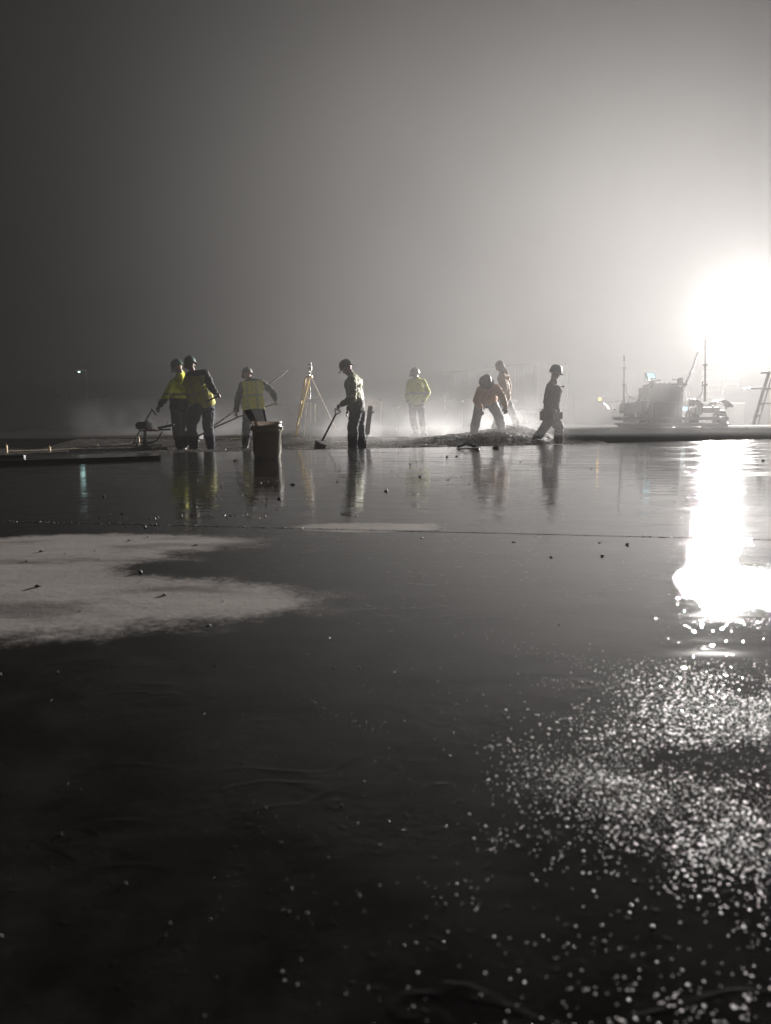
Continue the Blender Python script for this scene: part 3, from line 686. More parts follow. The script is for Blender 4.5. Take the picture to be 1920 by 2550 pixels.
# fresh concrete heaped in the pit
def heap(x, y):
    h = 0.0
    for (cx, cy_, sx, sy, a) in [(0.9, 13.6, 0.5, 0.5, 0.14), (0.35, 14.0, 0.5, 0.5, 0.05), (1.9, 15.4, 0.9, 0.8, 0.17), (2.7, 15.9, 0.9, 0.8, 0.24), (3.1, 17.6, 0.7, 0.8, 0.22), (1.3, 16.6, 1.0, 0.8, 0.14), (2.6, 17.4, 1.4, 0.8, 0.22), (3.4, 18.6, 0.9, 0.7, 0.20), (-1.3, 14.2, 1.6, 0.8, 0.06), (-3.5, 14.0, 2.0, 0.9, 0.05), (-5.2, 13.0, 1.6, 0.8, 0.05), (2.5, 18.3, 1.0, 0.6, 0.1)]:
        h += a * math.exp(-((x - cx) / sx) ** 2 - ((y - cy_) / sy) ** 2)
    return h
b = BM(); nx, ny = 300, 190; X0, X1, Y0, Y1 = -8.0, 5.6, 9.5, 19.2; vs = []
for j in range(ny):
    row = []
    for i in range(nx):
        x = X0 + (X1 - X0) * i / (nx - 1); y = Y0 + (Y1 - Y0) * j / (ny - 1)
        p = Vector((x, y, 0)); h = heap(x, y)
        nz = noise.noise(p * 5.0) * 0.5 + noise.noise(p * 11.0) * 0.35 + abs(noise.noise(p * 24.0)) * 0.35
        rise = max(0, min(1, (y - 15.3) / 2.9)); rise = rise * rise * (3 - 2 * rise) * 0.19
        z = -0.235 + rise + h * 1.15 * (1 - rise * 2.2) + nz * (0.018 + min(0.05, h * 0.28))
        edge = min(1, (x - X0) / 0.6, (X1 - x) / 0.6, (y - Y0) / 0.3, (Y1 - y) / 0.5)
        z = -0.30 * (1 - edge) + z * edge
        row.append(b.verts.new((x, y, z)))
    vs.append(row)
for j in range(ny - 1):
    for i in range(nx - 1): b.faces.new((vs[j][i], vs[j][i + 1], vs[j + 1][i + 1], vs[j + 1][i]))
tag(link('fresh_concrete', b, M_fresh, None, True), 'wet lumpy fresh concrete heaped in the pit under the workers', kind='stuff')
# gravelly crumbs over the heap and along the slab edge
b = BM(); random.seed(5)
def edge_y(x):
    for a, c in zip(EDGE, EDGE[1:]):
        if a.x <= x <= c.x: return a.y + (c.y - a.y) * (x - a.x) / (c.x - a.x)
    return 10
def tiny(bm, c, r):
    m = Matrix.Translation(c) @ Matrix.Rotation(random.random() * 6, 4, 'Z') @ Matrix.Rotation(random.random() * 6, 4, 'X') @ Matrix.Diagonal((r, r * random.uniform(.6, 1), r * random.uniform(.5, .9), 1))
    bm.add(m)
b = Soup()
for k in range(1500):
    x = random.gauss(1.9, 1.5) if k % 3 else random.uniform(-6, 5); y = random.uniform(12.5, 17.8)
    h = heap(x, y)
    if h > 0.05 or random.random() < 0.25: tiny(b, Vector((x, y, -0.225 + h * 1.15)), random.uniform(0.008, 0.024))
for k in range(1300):
    x = random.uniform(-3.4, 6.0); y = edge_y(x) + random.uniform(0.02, 0.7); tiny(b, Vector((x, y, -0.21 + random.random() * 0.05)), random.uniform(0.006, 0.020))
tag(b.link('rubble', M_crumb), 'gravel lumps and crumbs strewn over the fresh concrete', kind='stuff')
# tiny grit on the slab itself
b = Soup(); random.seed(11)
def grit_spot(px, py, n_, sx, sy, r0, r1):
    c = G(px, py)
    for _ in range(n_):
        x = c.x + random.gauss(0, sx); y = c.y + random.gauss(0, sy)
        if y < edge_y(x) - 0.02: tiny(b, Vector((x, y, r0 * 0.3)), random.uniform(r0, r1))
for (px, py, n_, sx, sy) in [(1150, 1126, 70, 0.7, 0.5), (990, 1135, 40, 0.5, 0.5), (1250, 1125, 40, 0.6, 0.4), (620, 1212, 22, 0.24, 0.3), (560, 1288, 18, 0.16, 0.05), (700, 1148, 30, 0.5, 0.4), (1050, 1180, 25, 0.4, 0.5), (1500, 1150, 30, 1.2, 0.6), (380, 1310, 8, 0.12, 0.05), (590, 1255, 12, 0.16, 0.2), (1800, 1120, 60, 1.0, 1.0)]:
    grit_spot(px, py, n_, sx, sy, 0.002, 0.0065)
for k in range(1600):                                        # crumbs thrown up along the joint
    x = random.uniform(-4, 4); 
    if noise.noise(Vector((x * 2.5, 3, 1))) > 0.05 or (-1.4 < x < 0.2 and random.random() < 0.7): tiny(b, Vector((x, jpt(x) + random.gauss(0.002, 0.006), 0.0008)), random.uniform(0.0010, 0.0030))
for k in range(160):                                        # loose grains over the near slab
    y = 0.5 + 3.5 * random.random() ** 1.2; x = random.uniform(-0.7, 0.7) * y * 1.1; tiny(b, Vector((x, y, 0.0006)), random.uniform(0.0008, 0.0022))
grit = b.link('debris', mat('pale_grit', (0.12, 0.11, 0.10), 0.45, 0, 40, 0.3)); tag(grit, 'fine grit and sand grains scattered over the wet slab', kind='stuff')
# wet sand grains that catch the floodlights: right foreground
b = Soup(); random.seed(21)
def wet_grain(c, a, k=0.34):
    b.add(Matrix.Translation(c) @ Matrix.Rotation(random.random() * 6.3, 4, 'Z') @ Matrix.Diagonal((a, a * random.uniform(0.7, 1.0), a * k, 1)), 2)
n_g = 0
while n_g < 6500:
    py = 1640 + 1050 * random.random(); px = random.uniform(950, 2250)
    c = G(px, py); dens = noise.noise(Vector((c.x * 6, c.y * 6, 2))) + 0.5 * noise.noise(Vector((c.x * 17, c.y * 17, 7)))
    left = 1080 + 260 * max(0, (1850 - py) / 200) ** 0.7 if py < 1850 else 1080
    prob = max(0, min(1, (px - left) / 650)) ** 1.6 * (1.0 if py < 2050 else max(0.10, 1 - (py - 2050) / 260)) + 0.015
    band = math.exp(-((py - 1730) / 60) ** 2) * 0.7 + math.exp(-((py - 1930 - (px - 1500) * 0.12) / 50) ** 2) * 0.8
    prob *= 0.45 + band
    prob *= max(0.12, min(1.3, 0.75 + dens * 1.8))
    if random.random() < prob:
        wet_grain(c, (0.00060 + 0.00100 * random.random() ** 2.2) * (1.0 if py > 1850 else 1.2)); n_g += 1
n_g = 0
while n_g < 17000:                                          # finer wet sand between the bigger grains
    py = 1640 + 560 * random.random(); px = random.uniform(1150, 2200)
    c = G(px, py); dens = noise.noise(Vector((c.x * 6, c.y * 6, 2))) + 0.5 * noise.noise(Vector((c.x * 17, c.y * 17, 7)))
    left = 1200 + 200 * max(0, (1850 - py) / 200) ** 0.7 if py < 1850 else 1200
    prob = max(0, min(1, (px - left) / 600)) ** 1.5 * (1.0 if py < 2000 else max(0.05, 1 - (py - 2000) / 200)) * max(0.1, min(1.3, 0.7 + dens * 2.0)) * (0.35 + math.exp(-((py - 1740) / 70) ** 2) * 0.7 + math.exp(-((py - 1930 - (px - 1500) * 0.12) / 50) ** 2) * 0.7)
    if random.random() < prob: b.add(Matrix.Translation(c) @ Matrix.Diagonal((1, 1, 0.34, 1)) @ Matrix.Scale(random.uniform(0.0003, 0.00065), 4), 1); n_g += 1
for k in range(5200):
    py = random.gauss(1475, 45); px = 1690 + 560 * random.random(); c = G(px, py)
    if 1395 < py < 1570 and noise.noise(Vector((c.x * 3, c.y * 3, 2))) > -0.25 and random.random() < (px - 1640) / 200: wet_grain(c, 0.0006 + 0.0013 * random.random() ** 2.2, 0.30)
for pts in ([(1140, 1555), (1260, 1600), (1340, 1625), (1420, 1655), (1600, 1690)], [(1340, 1693), (1385, 1700), (1470, 1706), (1640, 1712)], [(1380, 1625), (1480, 1650), (1600, 1680)], [(690, 1685), (760, 1745), (850, 1785), (960, 1825)], [(1160, 2105), (1240, 2110), (1310, 2098), (1345, 2060), (1350, 2020)], [(1330, 2140), (1420, 2150)], [(1460, 2145), (1525, 2165)], [(1120, 2220), (1190, 2235)]):
    q_ = spline([G(*p) for p in pts], 14)
    for c in q_:
        for _ in range(2 if pts[0][1] < 2000 else 1):
            if random.random() < 0.7: wet_grain(c + Vector((random.gauss(0, 0.009), random.gauss(0, 0.009), 0)), random.uniform(0.0004, 0.0011))
for k in range(260):
    py = random.uniform(1350, 2600); px = random.uniform(500, 1700); wet_grain(G(px, py), random.uniform(0.0005, 0.0012))
sg = b.link('sand', mat('wet_sand_grain', (0.015, 0.014, 0.013), 0.30), True); tag(sg, 'wet sand grains sparkling in the floodlight on the near slab', kind='stuff')
# crumbs one can count
CR_L = 'small dark crumb of concrete lying on the wet slab'
proto = []
for s in range(4):
    b = BM(); lump(b, (0, 0, 0.45), 0.8, s + 2, 2, 0.62, 0.42); 
    for q in range(2 + s % 2): lump(b, (random.uniform(-1, 1), random.uniform(-.6, .6), 0.15), 0.35, s * 5 + q, 1, 0.7)
    me = bpy.data.meshes.new('concrete_crumb'); b.to_mesh(me); b.free(); me.materials.append(M_crumb); proto.append(me)
spots = [(94, 1462, .011, 'dark crumb casting a long thin shadow on the pale dry patch at its left'), (411, 1482, .009, 'round grey pebble standing alone on the tip of the large pale dry patch'), (350, 1427, .010, 'flat dark crumb on the wet inlet between the two pale patches'),
         (104, 1374, .008, None), (66, 1399, .006, None), (321, 1347, .005, None), (369, 1338, .006, None), (488, 1358, .006, None), (235, 1372, .004, None), (962, 1223, .022, 'largest dark crumb alone on the mirror wet slab in front of the heap'),
         (695, 1243, .016, 'dark crumb at the foot of the bucket reflection'), (729, 1207, .018, 'dark lumpy crumb just right of the bucket reflection'), (258, 1238, .012, None), (666, 1200, .010, None), (840, 1200, .010, None), (888, 1181, .010, None), (1045, 1187, .015, None),
         (1022, 1157, .014, None), (1113, 1138, .022, None), (1137, 1137, .022, None), (1179, 1130, .016, None), (1235, 1117, .045, 'dark ragged lump next to the hand float'), (1190, 1122, .035, 'low ragged lump at the tip of the hand float'), (1296, 1151, .012, None), (1360, 1148, .008, None), (1472, 1168, .010, None), (1658, 1121, .016, None), (1372, 1388, .006, None),
         (1493, 1352, .006, 'dark crumb just below the joint line on the right'), (1562, 1357, .009, 'flat dark crumb below the joint near the lamp reflection'), (1500, 1385, .009, None), (1280, 1350, .008, None), (614, 1234, .010, None), (523, 1284, .007, None), (383, 1308, .005, None), (615, 1281, .007, None), (247, 1288, .006, None), (303, 1280, .006, None), (843, 1345, .005, None), (520, 1558, .006, None),
         (1050, 1340, .006, None), (1900, 1148, .020, None), (1840, 1160, .016, None), (700, 1165, .012, None), (585, 1148, .02, None), (1400, 1130, .014, None), (930, 1165, .010, None), (795, 1290, .005, None)]
random.seed(3)
for k, (px, py, r, lab) in enumerate(spots):
    o = bpy.data.objects.new('concrete_crumb', proto[k % 4]); COL.objects.link(o)
    o.location = G(px, py); r *= 0.8 if r < 0.03 else 1.0; o.scale = (r * random.uniform(0.8, 1.25), r * random.uniform(0.7, 1.0), r * random.uniform(0.55, 0.9)); o.rotation_euler.z = random.random() * 6.3
    tag(o, lab or CR_L, 'crumb', 'dark crumbs dotted over the wet slab')

# ================================================================== bucket with tools
M_blade = mat('cement_smeared_blade', (0.14, 0.13, 0.12), 0.5, 0.2, 25, 0.25)
bc = G(666, 1141.5); BD = bc.y
bk = empty('bucket', bc, 'tall pale plastic bucket standing on the wet slab with two trowels in it', 'bucket')
prof = [(0.0, 0.002), (0.128, 0.002), (0.131, 0.0), (0.133, 0.006), (0.134, 0.05), (0.1395, 0.05), (0.141, 0.053), (0.146, 0.27), (0.153, 0.272), (0.154, 0.292), (0.1475, 0.294), (0.148, 0.318), (0.1545, 0.320), (0.1545, 0.328), (0.149, 0.330), (0.150, 0.358), (0.1545, 0.360), (0.155, 0.372), (0.151, 0.374), (0.147, 0.370), (0.136, 0.05), (0.130, 0.012), (0.0, 0.011)]
bm_ = mat('worn_white_bucket_plastic', (0.80, 0.77, 0.68), 0.35, 0, 7, 0.12)
_t = bm_.node_tree; _tr = _t.nodes.new('ShaderNodeBsdfTranslucent'); _tr.inputs[0].default_value = (0.50, 0.45, 0.415, 1)
_mx = _t.nodes.new('ShaderNodeMixShader'); _mx.inputs[0].default_value = 0.45
_t.links.new(_t.nodes['Principled BSDF'].outputs[0], _mx.inputs[1]); _t.links.new(_tr.outputs[0], _mx.inputs[2]); _t.links.new(_mx.outputs[0], _t.nodes['Material Output'].inputs['Surface'])
b = BM(); lathe(b, prof, bc, 56); link('pail', b, bm_, bk, True)
for s_ in (-1, 1):
    b = BM(); box(b, bc + Vector((s_ * 0.156, -0.01, 0.305)), (0.014, 0.03, 0.04), None, 0.004); link('handle_ear', b, bm_, bk)
b = BM(); tube(b, spline([bc + Vector(p) for p in [(-0.163, -0.02, 0.305), (-0.160, -0.06, 0.22), (-0.10, -0.135, 0.10), (-0.0, -0.16, 0.055), (0.0, -0.16, 0.055)]][:2] + [bc + Vector((-0.165, -0.055, 0.16)), bc + Vector((-0.160, -0.075, 0.05)), bc + Vector((-0.145, -0.10, 0.012)), bc + Vector((-0.02, -0.20, 0.006)), bc + Vector((0.12, -0.12, 0.03)), bc + Vector((0.16, -0.03, 0.29))], 8), 0.0022, 6); link('bail', b, M_steel, bk)
# trowels: long flat blades leaning out of the pail
t1 = empty('trowel', bc + Vector((0.0, 0.0, 0.1)), 'broad flat trowel blade leaning left out of the bucket', 'trowel')
b = BM(); quadbox(b, c2(440, 1230, BD + 0.03), c2(590, 1190, BD + 0.05), c2(830, 1640, BD + 0.02), c2(680, 1640, BD), 0.003); link('blade', b, M_blade, t1)
b = BM(); tube(b, [P(636, 1052, BD - 0.03) + Vector((0, 0, -0.06)), P(640, 1048, BD - 0.0) + Vector((0.0, -0.02, -0.02))], 0.012, 10); link('handle', b, M_wood, t1)
t2 = empty('trowel', bc + Vector((0.05, 0.0, 0.1)), 'narrow steel trowel standing nearly upright at the right of the bucket', 'trowel')
b = BM(); quadbox(b, c2(868, 1180, BD + 0.05), c2(895, 1176, BD + 0.01), c2(1000, 1600, BD - 0.01), c2(960, 1600, BD + 0.03), 0.004); link('blade', b, M_blade, t2)
b = BM(); tube(b, [P(668, 1052, BD + 0.03) + Vector((0, 0, -0.05)), P(668, 1060, BD + 0.02) + Vector((0.0, 0, -0.1))], 0.011, 10); link('handle', b, M_woodd, t2)

# ================================================================== hand float on the slab
hfc = G(1163, 1117); hfl = empty('hand_float', hfc, 'pale hand float with dark curved grip lying by the slab edge', 'hand float')
b = BM(); box(b, hfc + Vector((0, 0, 0.008)), (0.29, 0.08, 0.012), Matrix.Rotation(R(6), 3, 'Z'), 0.003); link('blade', b, M_cream, hfl)
b = BM(); tube(b, spline([hfc + Vector(p) for p in [(-0.135, 0, 0.018), (-0.11, 0, 0.03), (-0.06, 0, 0.040), (-0.02, 0, 0.068), (0.03, 0, 0.058), (0.08, 0, 0.034), (0.13, 0, 0.034)]], 5), [0.012] * 3 + [0.016] * 25 + [0.016] * 3, 10) ; link('handle', b, M_dark, hfl, True)

# ================================================================== shovel held by the worker with the brimmed hat
def shovel(root_name, label, top, tipp, m_sh, side=Vector((0, 1, 0))):
    top, tipp = Vector(top), Vector(tipp); d = (tipp - top).normalized()
    r = empty(root_name, tipp, label, 'shovel')
    b = BM(); cyl(b, top + d * 0.10, tipp - d * 0.06, 0.017, 0.019, 12); link('shaft', b, m_sh, r, True)
    u = side.normalized(); w = d.cross(u).normalized()
    b = BM(); tube(b, [top - w * 0.055, top - w * 0.052 + d * 0.03, top + d * 0.11], 0.011, 8); tube(b, [top + w * 0.055, top + w * 0.052 + d * 0.03, top + d * 0.11], 0.011, 8); tube(b, [top - w * 0.058, top + w * 0.058], 0.014, 10); link('grip', b, m_sh, r, True)
    return r, d, w
sh, d_, w_ = shovel('shovel', 'dark shovel with open grip held upright by the brimmed hat worker', c3(185, 1200, 14.5), cE(392, 968, 14.15), M_woodd)
b = BM(); tp = cE(392, 968, 14.15); bl = cE(380, 1015, 14.0)
g = []
for i in range(7):
    row = []
    for j in range(6):
        u = -1 + 2 * i / 6; v = j / 5
        p = tp.lerp(bl + Vector((0, 0, -0.10)), v) + Vector((0.10 * u - 0.02 * v, 0.03 + 0.05 * u - 0.03 * v, -0.05 * u * (1 - v) + 0.02 * u * u * (1 - v)))
        row.append(b.verts.new(p))
    g.append(row)
for i in range(6):
    for j in range(5): b.faces.new((g[i][j], g[i + 1][j], g[i + 1][j + 1], g[i][j + 1]))
ret = bmesh.ops.solidify(b, geom=b.faces[:], thickness=0.004); link('blade', b, M_dark, sh, True)

# ================================================================== rake and long pole with the worker behind the bucket
rk = empty('rake', P(524, 1068, 15.6), 'dark concrete rake slanting down left from the worker behind the bucket', 'rake')
ra, rb = c2(1240, 1075, 16.32), c1(1270, 1480, 15.45); rc = P(496, 1085, 15.2)
b = BM(); tube(b, [c2(1160, 1060, 16.3), c2(330, 1360, 15.93), rb, rc], 0.017, 10); link('handle', b, M_woodd, rk, True)
b = BM(); rr = rc + Vector((-0.03, 0, -0.02)); bar(b, rr + Vector((-0.05, -0.24, 0)), rr + Vector((0.05, 0.24, 0)), 0.012, 0.10, 0.003); link('head', b, M_black, rk)
lp = empty('pole', P(495, 1090, 15.6), 'long pale metal pole rising right past the worker behind the bucket', 'pole')
b = BM(); tube(b, [P(486, 1093, 16.9), P(577, 1029, 16.75), c2(1425, 305, 16.5)], 0.018, 10); link('tube', b, M_alu, lp, True)
b = BM(); bar(b, P(480, 1100, 16.6), P(492, 1097, 17.3), 0.10, 0.02, 0.004); link('float_blade', b, M_blade, lp)

# hammer handle stub held in the right hand of that worker
kn = empty('short_stick', c2(1230, 1090, 16.3), 'short pale wooden stick beside the right hand of the bending worker', 'stick')
b = BM(); bar(b, c2(1150, 1085, 16.28), c2(1325, 1095, 16.28), 0.02, 0.015, 0.003); link('shaft', b, M_wood, kn)

# rake of the tall worker: handle behind him
rk2 = empty('shovel', c1(1240, 890, 14.3), 'dark tool handle gripped by the tall worker in his right hand', 'shovel')
b = BM(); tube(b, [c1(1400, 830, 14.15), c1(1230, 910, 14.35), c1(1010, 1010, 14.85), P(470, 1085, 15.1)], 0.017, 10); link('handle', b, M_woodd, rk2, True)
b = BM(); q = P(466, 1092, 15.12); box(b, q, (0.22, 0.03, 0.25), Matrix.Rotation(R(-35), 3, 'Y'), 0.004); link('blade', b, M_dark, rk2)

# ================================================================== plank standing behind the shoveller
pk = empty('plank', cE(848, 882, 16.2), 'dark narrow plank on end with a short peg behind the brimmed hat worker', 'plank')
b = BM(); quadbox(b, cE(860, 600, 16.2), cE(901, 600, 16.25), cE(866, 882, 16.25), cE(823, 882, 16.2), 0.03); link('board', b, M_woodd, pk)
b = BM(); cyl(b, cE(888, 674, 16.15), cE(922, 653, 16.15), 0.014, 0.014, 10); link('peg', b, M_woodd, pk)
b = BM(); cyl(b, cE(852, 870, 16.22) , cE(846, 960, 16.22), 0.012, 0.012, 8); link('spike', b, M_steel, pk)
# slanting tan board behind
o = BM(); bar(o, cE(850, 548, 24), cE(990, 585, 24), 0.05, 0.22, 0.004); bar(o, cE(870, 560, 24.1), cE(925, 608, 24.1), 0.04, 0.05); bar(o, cE(985, 585, 24.1), cE(985, 800, 24.1), 0.04, 0.04); bar(o, cE(855, 550, 24.1), cE(855, 800, 24.1), 0.04, 0.04)
tag(recenter(link('barricade', o, mat('tan_board', (0.45, 0.32, 0.22), 0.7, 0, 10, 0.1))), 'slanting tan barricade board in the mist behind the plank', 'barricade')

# ================================================================== survey tripod
TD = 19.0
tr = empty('tripod', cE(280, 900, TD) , 'yellow survey tripod with a white laser level on top', 'tripod')
apx = cE(280, 310, TD)
for k_, (fx, fy, fd) in enumerate([(135, 905, 18.6), (225, 905, 19.9), (560, 860, 19.5)]):
    lg_b = BM(); ft = cE(fx, fy, fd); off = Vector((0.035, 0, 0)) if k_ != 1 else Vector((0.03, 0.02, 0))
    a0 = apx + Vector((-0.04 + 0.04 * k_, (fd - TD) * 0.06, -0.01)); m_ = a0.lerp(ft, 0.66)
    if k_ == 0:
        bar(lg_b, a0 - off * 1.3, m_ - off * 0.7, 0.042, 0.03, 0.003); bar(lg_b, a0 + off * 1.3, m_ + off * 0.7, 0.042, 0.03, 0.003)
        bar(lg_b, a0.lerp(ft, 0.45), a0.lerp(ft, 0.97), 0.05, 0.03, 0.003); bar(lg_b, a0.lerp(ft, 0.80) + Vector((0.045, 0, 0)), ft + Vector((0.02, 0, 0.02)), 0.11, 0.02, 0.003)
        for q in (0.33, 0.66): box(lg_b, a0.lerp(ft, q), (0.13, 0.04, 0.03), None, 0.004)
    else:
        r_ = 0.010 if k_ == 2 else 0.008
        cyl(lg_b, a0, ft, r_, r_ * 0.8, 8)
    link('leg', lg_b, M_yelp if k_ == 0 else mat('tan_leg', (0.55, 0.38, 0.25), 0.5, 0, 20, 0.1), tr)
b = BM(); cyl(b, apx + Vector((0, 0, -0.02)), apx + Vector((0, 0, 0.03)), 0.09, 0.08, 20); link('head_plate', b, M_yelp, tr)
b = BM(); cyl(b, cE(285, 530, TD), apx + Vector((0, 0, 0.14)), 0.015, 0.015, 10); cyl(b, cE(285, 520, TD), cE(285, 440, TD), 0.02, 0.02, 10); link('centre_column', b, M_alu, tr)
b = BM(); tube(b, spline([cE(235, 490, TD + 0.1), cE(290, 512, TD), cE(350, 508, TD), cE(390, 485, TD + 0.1)], 6), 0.004, 5); link('cord', b, M_wood, tr)
ll = empty('laser_level', cE(285, 268, TD), 'white laser level mounted on top of the yellow tripod', 'laser level')
b = BM(); box(b, cE(285, 228, TD), (0.10, 0.10, 0.13), None, 0.015); cyl(b, cE(285, 262, TD), cE(285, 285, TD), 0.035, 0.025, 14); link('body', b, M_white, ll)
b = BM(); cyl(b, cE(285, 198, TD), cE(285, 178, TD), 0.035, 0.035, 16); link('rotor_window', b, M_dark, ll)
b = BM(); box(b, cE(285, 226, TD) + Vector((0.0, -0.052, 0)), (0.05, 0.006, 0.04)); link('keypad', b, M_dark, ll)
b = BM(); cyl(b, cE(285, 178, TD), cE(285, 170, TD), 0.042, 0.038, 16); link('rotor_cap', b, M_white, ll)
# short posts seen behind the tripod
o = BM(); bar(o, cE(335, 575, 26), cE(335, 645, 26), 0.05, 0.03, 0.003); bar(o, cE(335, 640, 26), cE(335, 760, 26), 0.02, 0.02); tag(recenter(link('marker_post', o, M_wood)), 'pale marker post between the tripod legs in the mist', 'post')
o = BM(); bar(o, cE(238, 573, 27), cE(298, 573, 27), 0.045, 0.03, 0.003); bar(o, cE(242, 573, 27), cE(242, 760, 27), 0.02, 0.02); bar(o, cE(292, 573, 27), cE(292, 760, 27), 0.02, 0.02); tag(recenter(link('marker_board', o, M_wood)), 'small pale crossboard on two stakes seen through the tripod', 'board')

# ================================================================== small engine screed machine at the left
c6 = CR(320, 1000, 160 / 1666); MD = 14.6
ms = empty('power_screed', ank(c6, 400, MD, -0.12), 'small petrol vibrating screed machine steered by the yellow jacket worker', 'power screed')
b = BM()
tube(b, spline([c6(100, 1185, MD - 0.05), c6(170, 1010, MD), c6(330, 680, MD), c6(450, 490, MD + 0.05), c6(560, 300, MD + 0.1), c6(620, 210, MD + 0.1)], 5), 0.013, 8)
tube(b, spline([c6(870, 770, MD), c6(800, 900, MD), c6(740, 1000, MD), c6(660, 1045, MD), c6(500, 1100, MD), c6(470, 1180, MD)], 5), 0.013, 8)
tube(b, [c6(160, 1045, MD), c6(230, 1110, MD), c6(300, 1200, MD)], 0.013, 8); tube(b, [c6(240, 1070, MD), c6(640, 1052, MD)], 0.010, 8)
tube(b, [c6(590, 190, MD + 0.0), c6(720, 350, MD + 0.1)], 0.014, 8)
link('handle_frame', b, M_dark, ms, True)
b = BM(); bar(b, c6(310, 755, MD), c6(790, 752, MD), 0.03, 0.03, 0.004); bar(b, c6(430, 725, MD), c6(690, 725, MD), 0.10, 0.02, 0.003); link('crossbar', b, M_red, ms)
b = BM(); m_ = c6(430, 620, MD)
ball(b, c6(285, 625, MD), 0.085, (1.0, 0.9, 0.95), 2); box(b, c6(420, 620, MD), (0.16, 0.18, 0.15), None, 0.03); link('engine', b, M_dark, ms, True)
b = BM(); box(b, c6(535, 630, MD), (0.115, 0.17, 0.155), Matrix.Rotation(R(8), 3, 'Y'), 0.045); cyl(b, c6(490, 520, MD), c6(480, 490, MD), 0.03, 0.025, 12); link('fuel_tank', b, M_white, ms, True)
b = BM(); cyl(b, c6(430, 760, MD), c6(420, 1190, MD), 0.030, 0.042, 12); cyl(b, c6(445, 870, MD - 0.03), c6(455, 1210, MD - 0.03), 0.012, 0.036, 12); link('column', b, M_steel, ms, True)
b = BM(); box(b, c6(390, 1215, MD), (0.42, 0.20, 0.035), None, 0.008)
for q in (230, 340, 470, 560): box(b, c6(q, 1195, MD - 0.05), (0.06, 0.08, 0.05), None, 0.01)
link('base_plate', b, M_steel, ms)
b = BM(); bar(b, c6(770, 690, MD - 0.1), c6(1180, 600, MD - 0.15), 0.06, 0.05, 0.012); bar(b, c6(800, 735, MD - 0.1), c6(1100, 720, MD - 0.15), 0.03, 0.03); tube(b, [c6(1040, 480, MD), c6(1000, 560, MD), c6(960, 660, MD)], 0.006, 6); link('throttle_arm', b, M_dark, ms)
bl = empty('screed_blade', ank(c6, -200, MD, -0.16), 'long pale metal screed blade under the small engine machine', 'screed blade')
b = BM(); a_, c_ = P(190, 1131, MD), P(410, 1122.5, MD); bar(b, Vector((a_.x, MD - 0.3, -0.19)), Vector((c_.x, MD + 0.2, -0.17)), 0.12, 0.07, 0.006); link('beam', b, M_cream, bl)
b = BM(); bar(b, Vector((a_.x + 0.1, MD - 0.3, -0.125)), Vector((c_.x - 0.1, MD + 0.19, -0.10)), 0.03, 0.04, 0.004); link('top_rib', b, M_alu, bl)

# ================================================================== boards, straightedges, stakes, string
def longbar(name, label, cat, p0, p1, w, h, m, cap=None):
    p0, p1 = Vector(p0), Vector(p1); r = empty(name, p0.lerp(p1, 0.5) - Vector((0, 0, h / 2)), label, cat)
    b = BM(); bar(b, p0, p1, h, w, 0.003); link('bar', b, m, r)
    if cap:
        b = BM(); d = (p1 - p0).normalized(); bar(b, p1 + d * 0.001, p1 + d * 0.02, h + 0.012, w + 0.012, 0.003); link('end_cap', b, cap, r)
    return r
e0, e1 = G(-420, 1172), G(396, 1143); 
longbar('straightedge', 'long black metal straightedge lying on the wet slab at the left', 'straightedge', e0 + Vector((0, 0, 0.009)), e1 + Vector((0, 0, 0.009)), 0.05, 0.017, M_dark, M_alu)
longbar('black_pipe', 'short black pipe beyond the long straightedge at the left border', 'pipe', G(-300, 1140) + Vector((0, 0, 0.02)), G(62, 1143) + Vector((0, 0, 0.02)), 0.035, 0.035, M_dark)
longbar('aluminium_straightedge', 'long bright aluminium straightedge on the far side of the pit', 'straightedge', P(528, 1095.5, 17.4), P(792, 1089.5, 18.3), 0.05, 0.055, M_alu)
longbar('form_board', 'long pale form board at the far left end of the pit', 'board', P(-60, 1137, 14.3), P(300, 1113.5, 16.8), 0.03, 0.05, M_wood)
longbar('steel_rail', 'thin shiny rail lying on the raised slab before the big machine', 'rail', P(1500, 1067.5, 18.8), P(1745, 1064.5, 20.6), 0.04, 0.016, M_steel)
b = BM(); cc = P(1415, 1071, 14.9); 
for (px, py, top, lab) in [(16, 1133, 1109, 'pale wooden stake farthest left beyond the black pipe'), (126, 1127, 1113, 'pale leaning stake second from the left border'), (243, 1119, 1109, 'small pale stake left of the engine machine'), (345.5, 1112, 1089, 'pale stake right behind the engine machine frame')]:
    D_ = 14.3 + (px / 345) * 2.6; o = BM(); a_ = P(px + 1, py, D_); c_ = P(px - (2.5 if px == 126 else 0), top, D_); bar(o, a_ - Vector((0, 0, 0.12)), c_, 0.042, 0.03, 0.003)
    bmesh.ops.create_cone(o, cap_ends=True, segments=4, radius1=0.022, radius2=0.003, depth=0.05, matrix=Matrix.Translation(c_ + Vector((0, 0, 0.02))))
    tag(recenter(link('wooden_stake', o, M_wood)), lab, 'stake', 'wooden stakes along the left form')
b = BM(); st = [P(16, 1123, 14.3), P(126, 1120, 15.2), P(243, 1114, 16.1), P(345, 1100, 16.9)]; tube(b, st, 0.003, 5); tag(recenter(link('string_line', b, M_wood)), 'taut string line tied along the wooden stakes', 'string')
o = BM(); bar(o, cE(1618, 555, 30), cE(1618, 492, 30), 0.045, 0.03); bar(o, cE(1618, 640, 30), cE(1618, 550, 30), 0.02, 0.02); tag(recenter(link('marker_post', o, M_white)), 'thin white marker post right of the standing yellow worker', 'post')
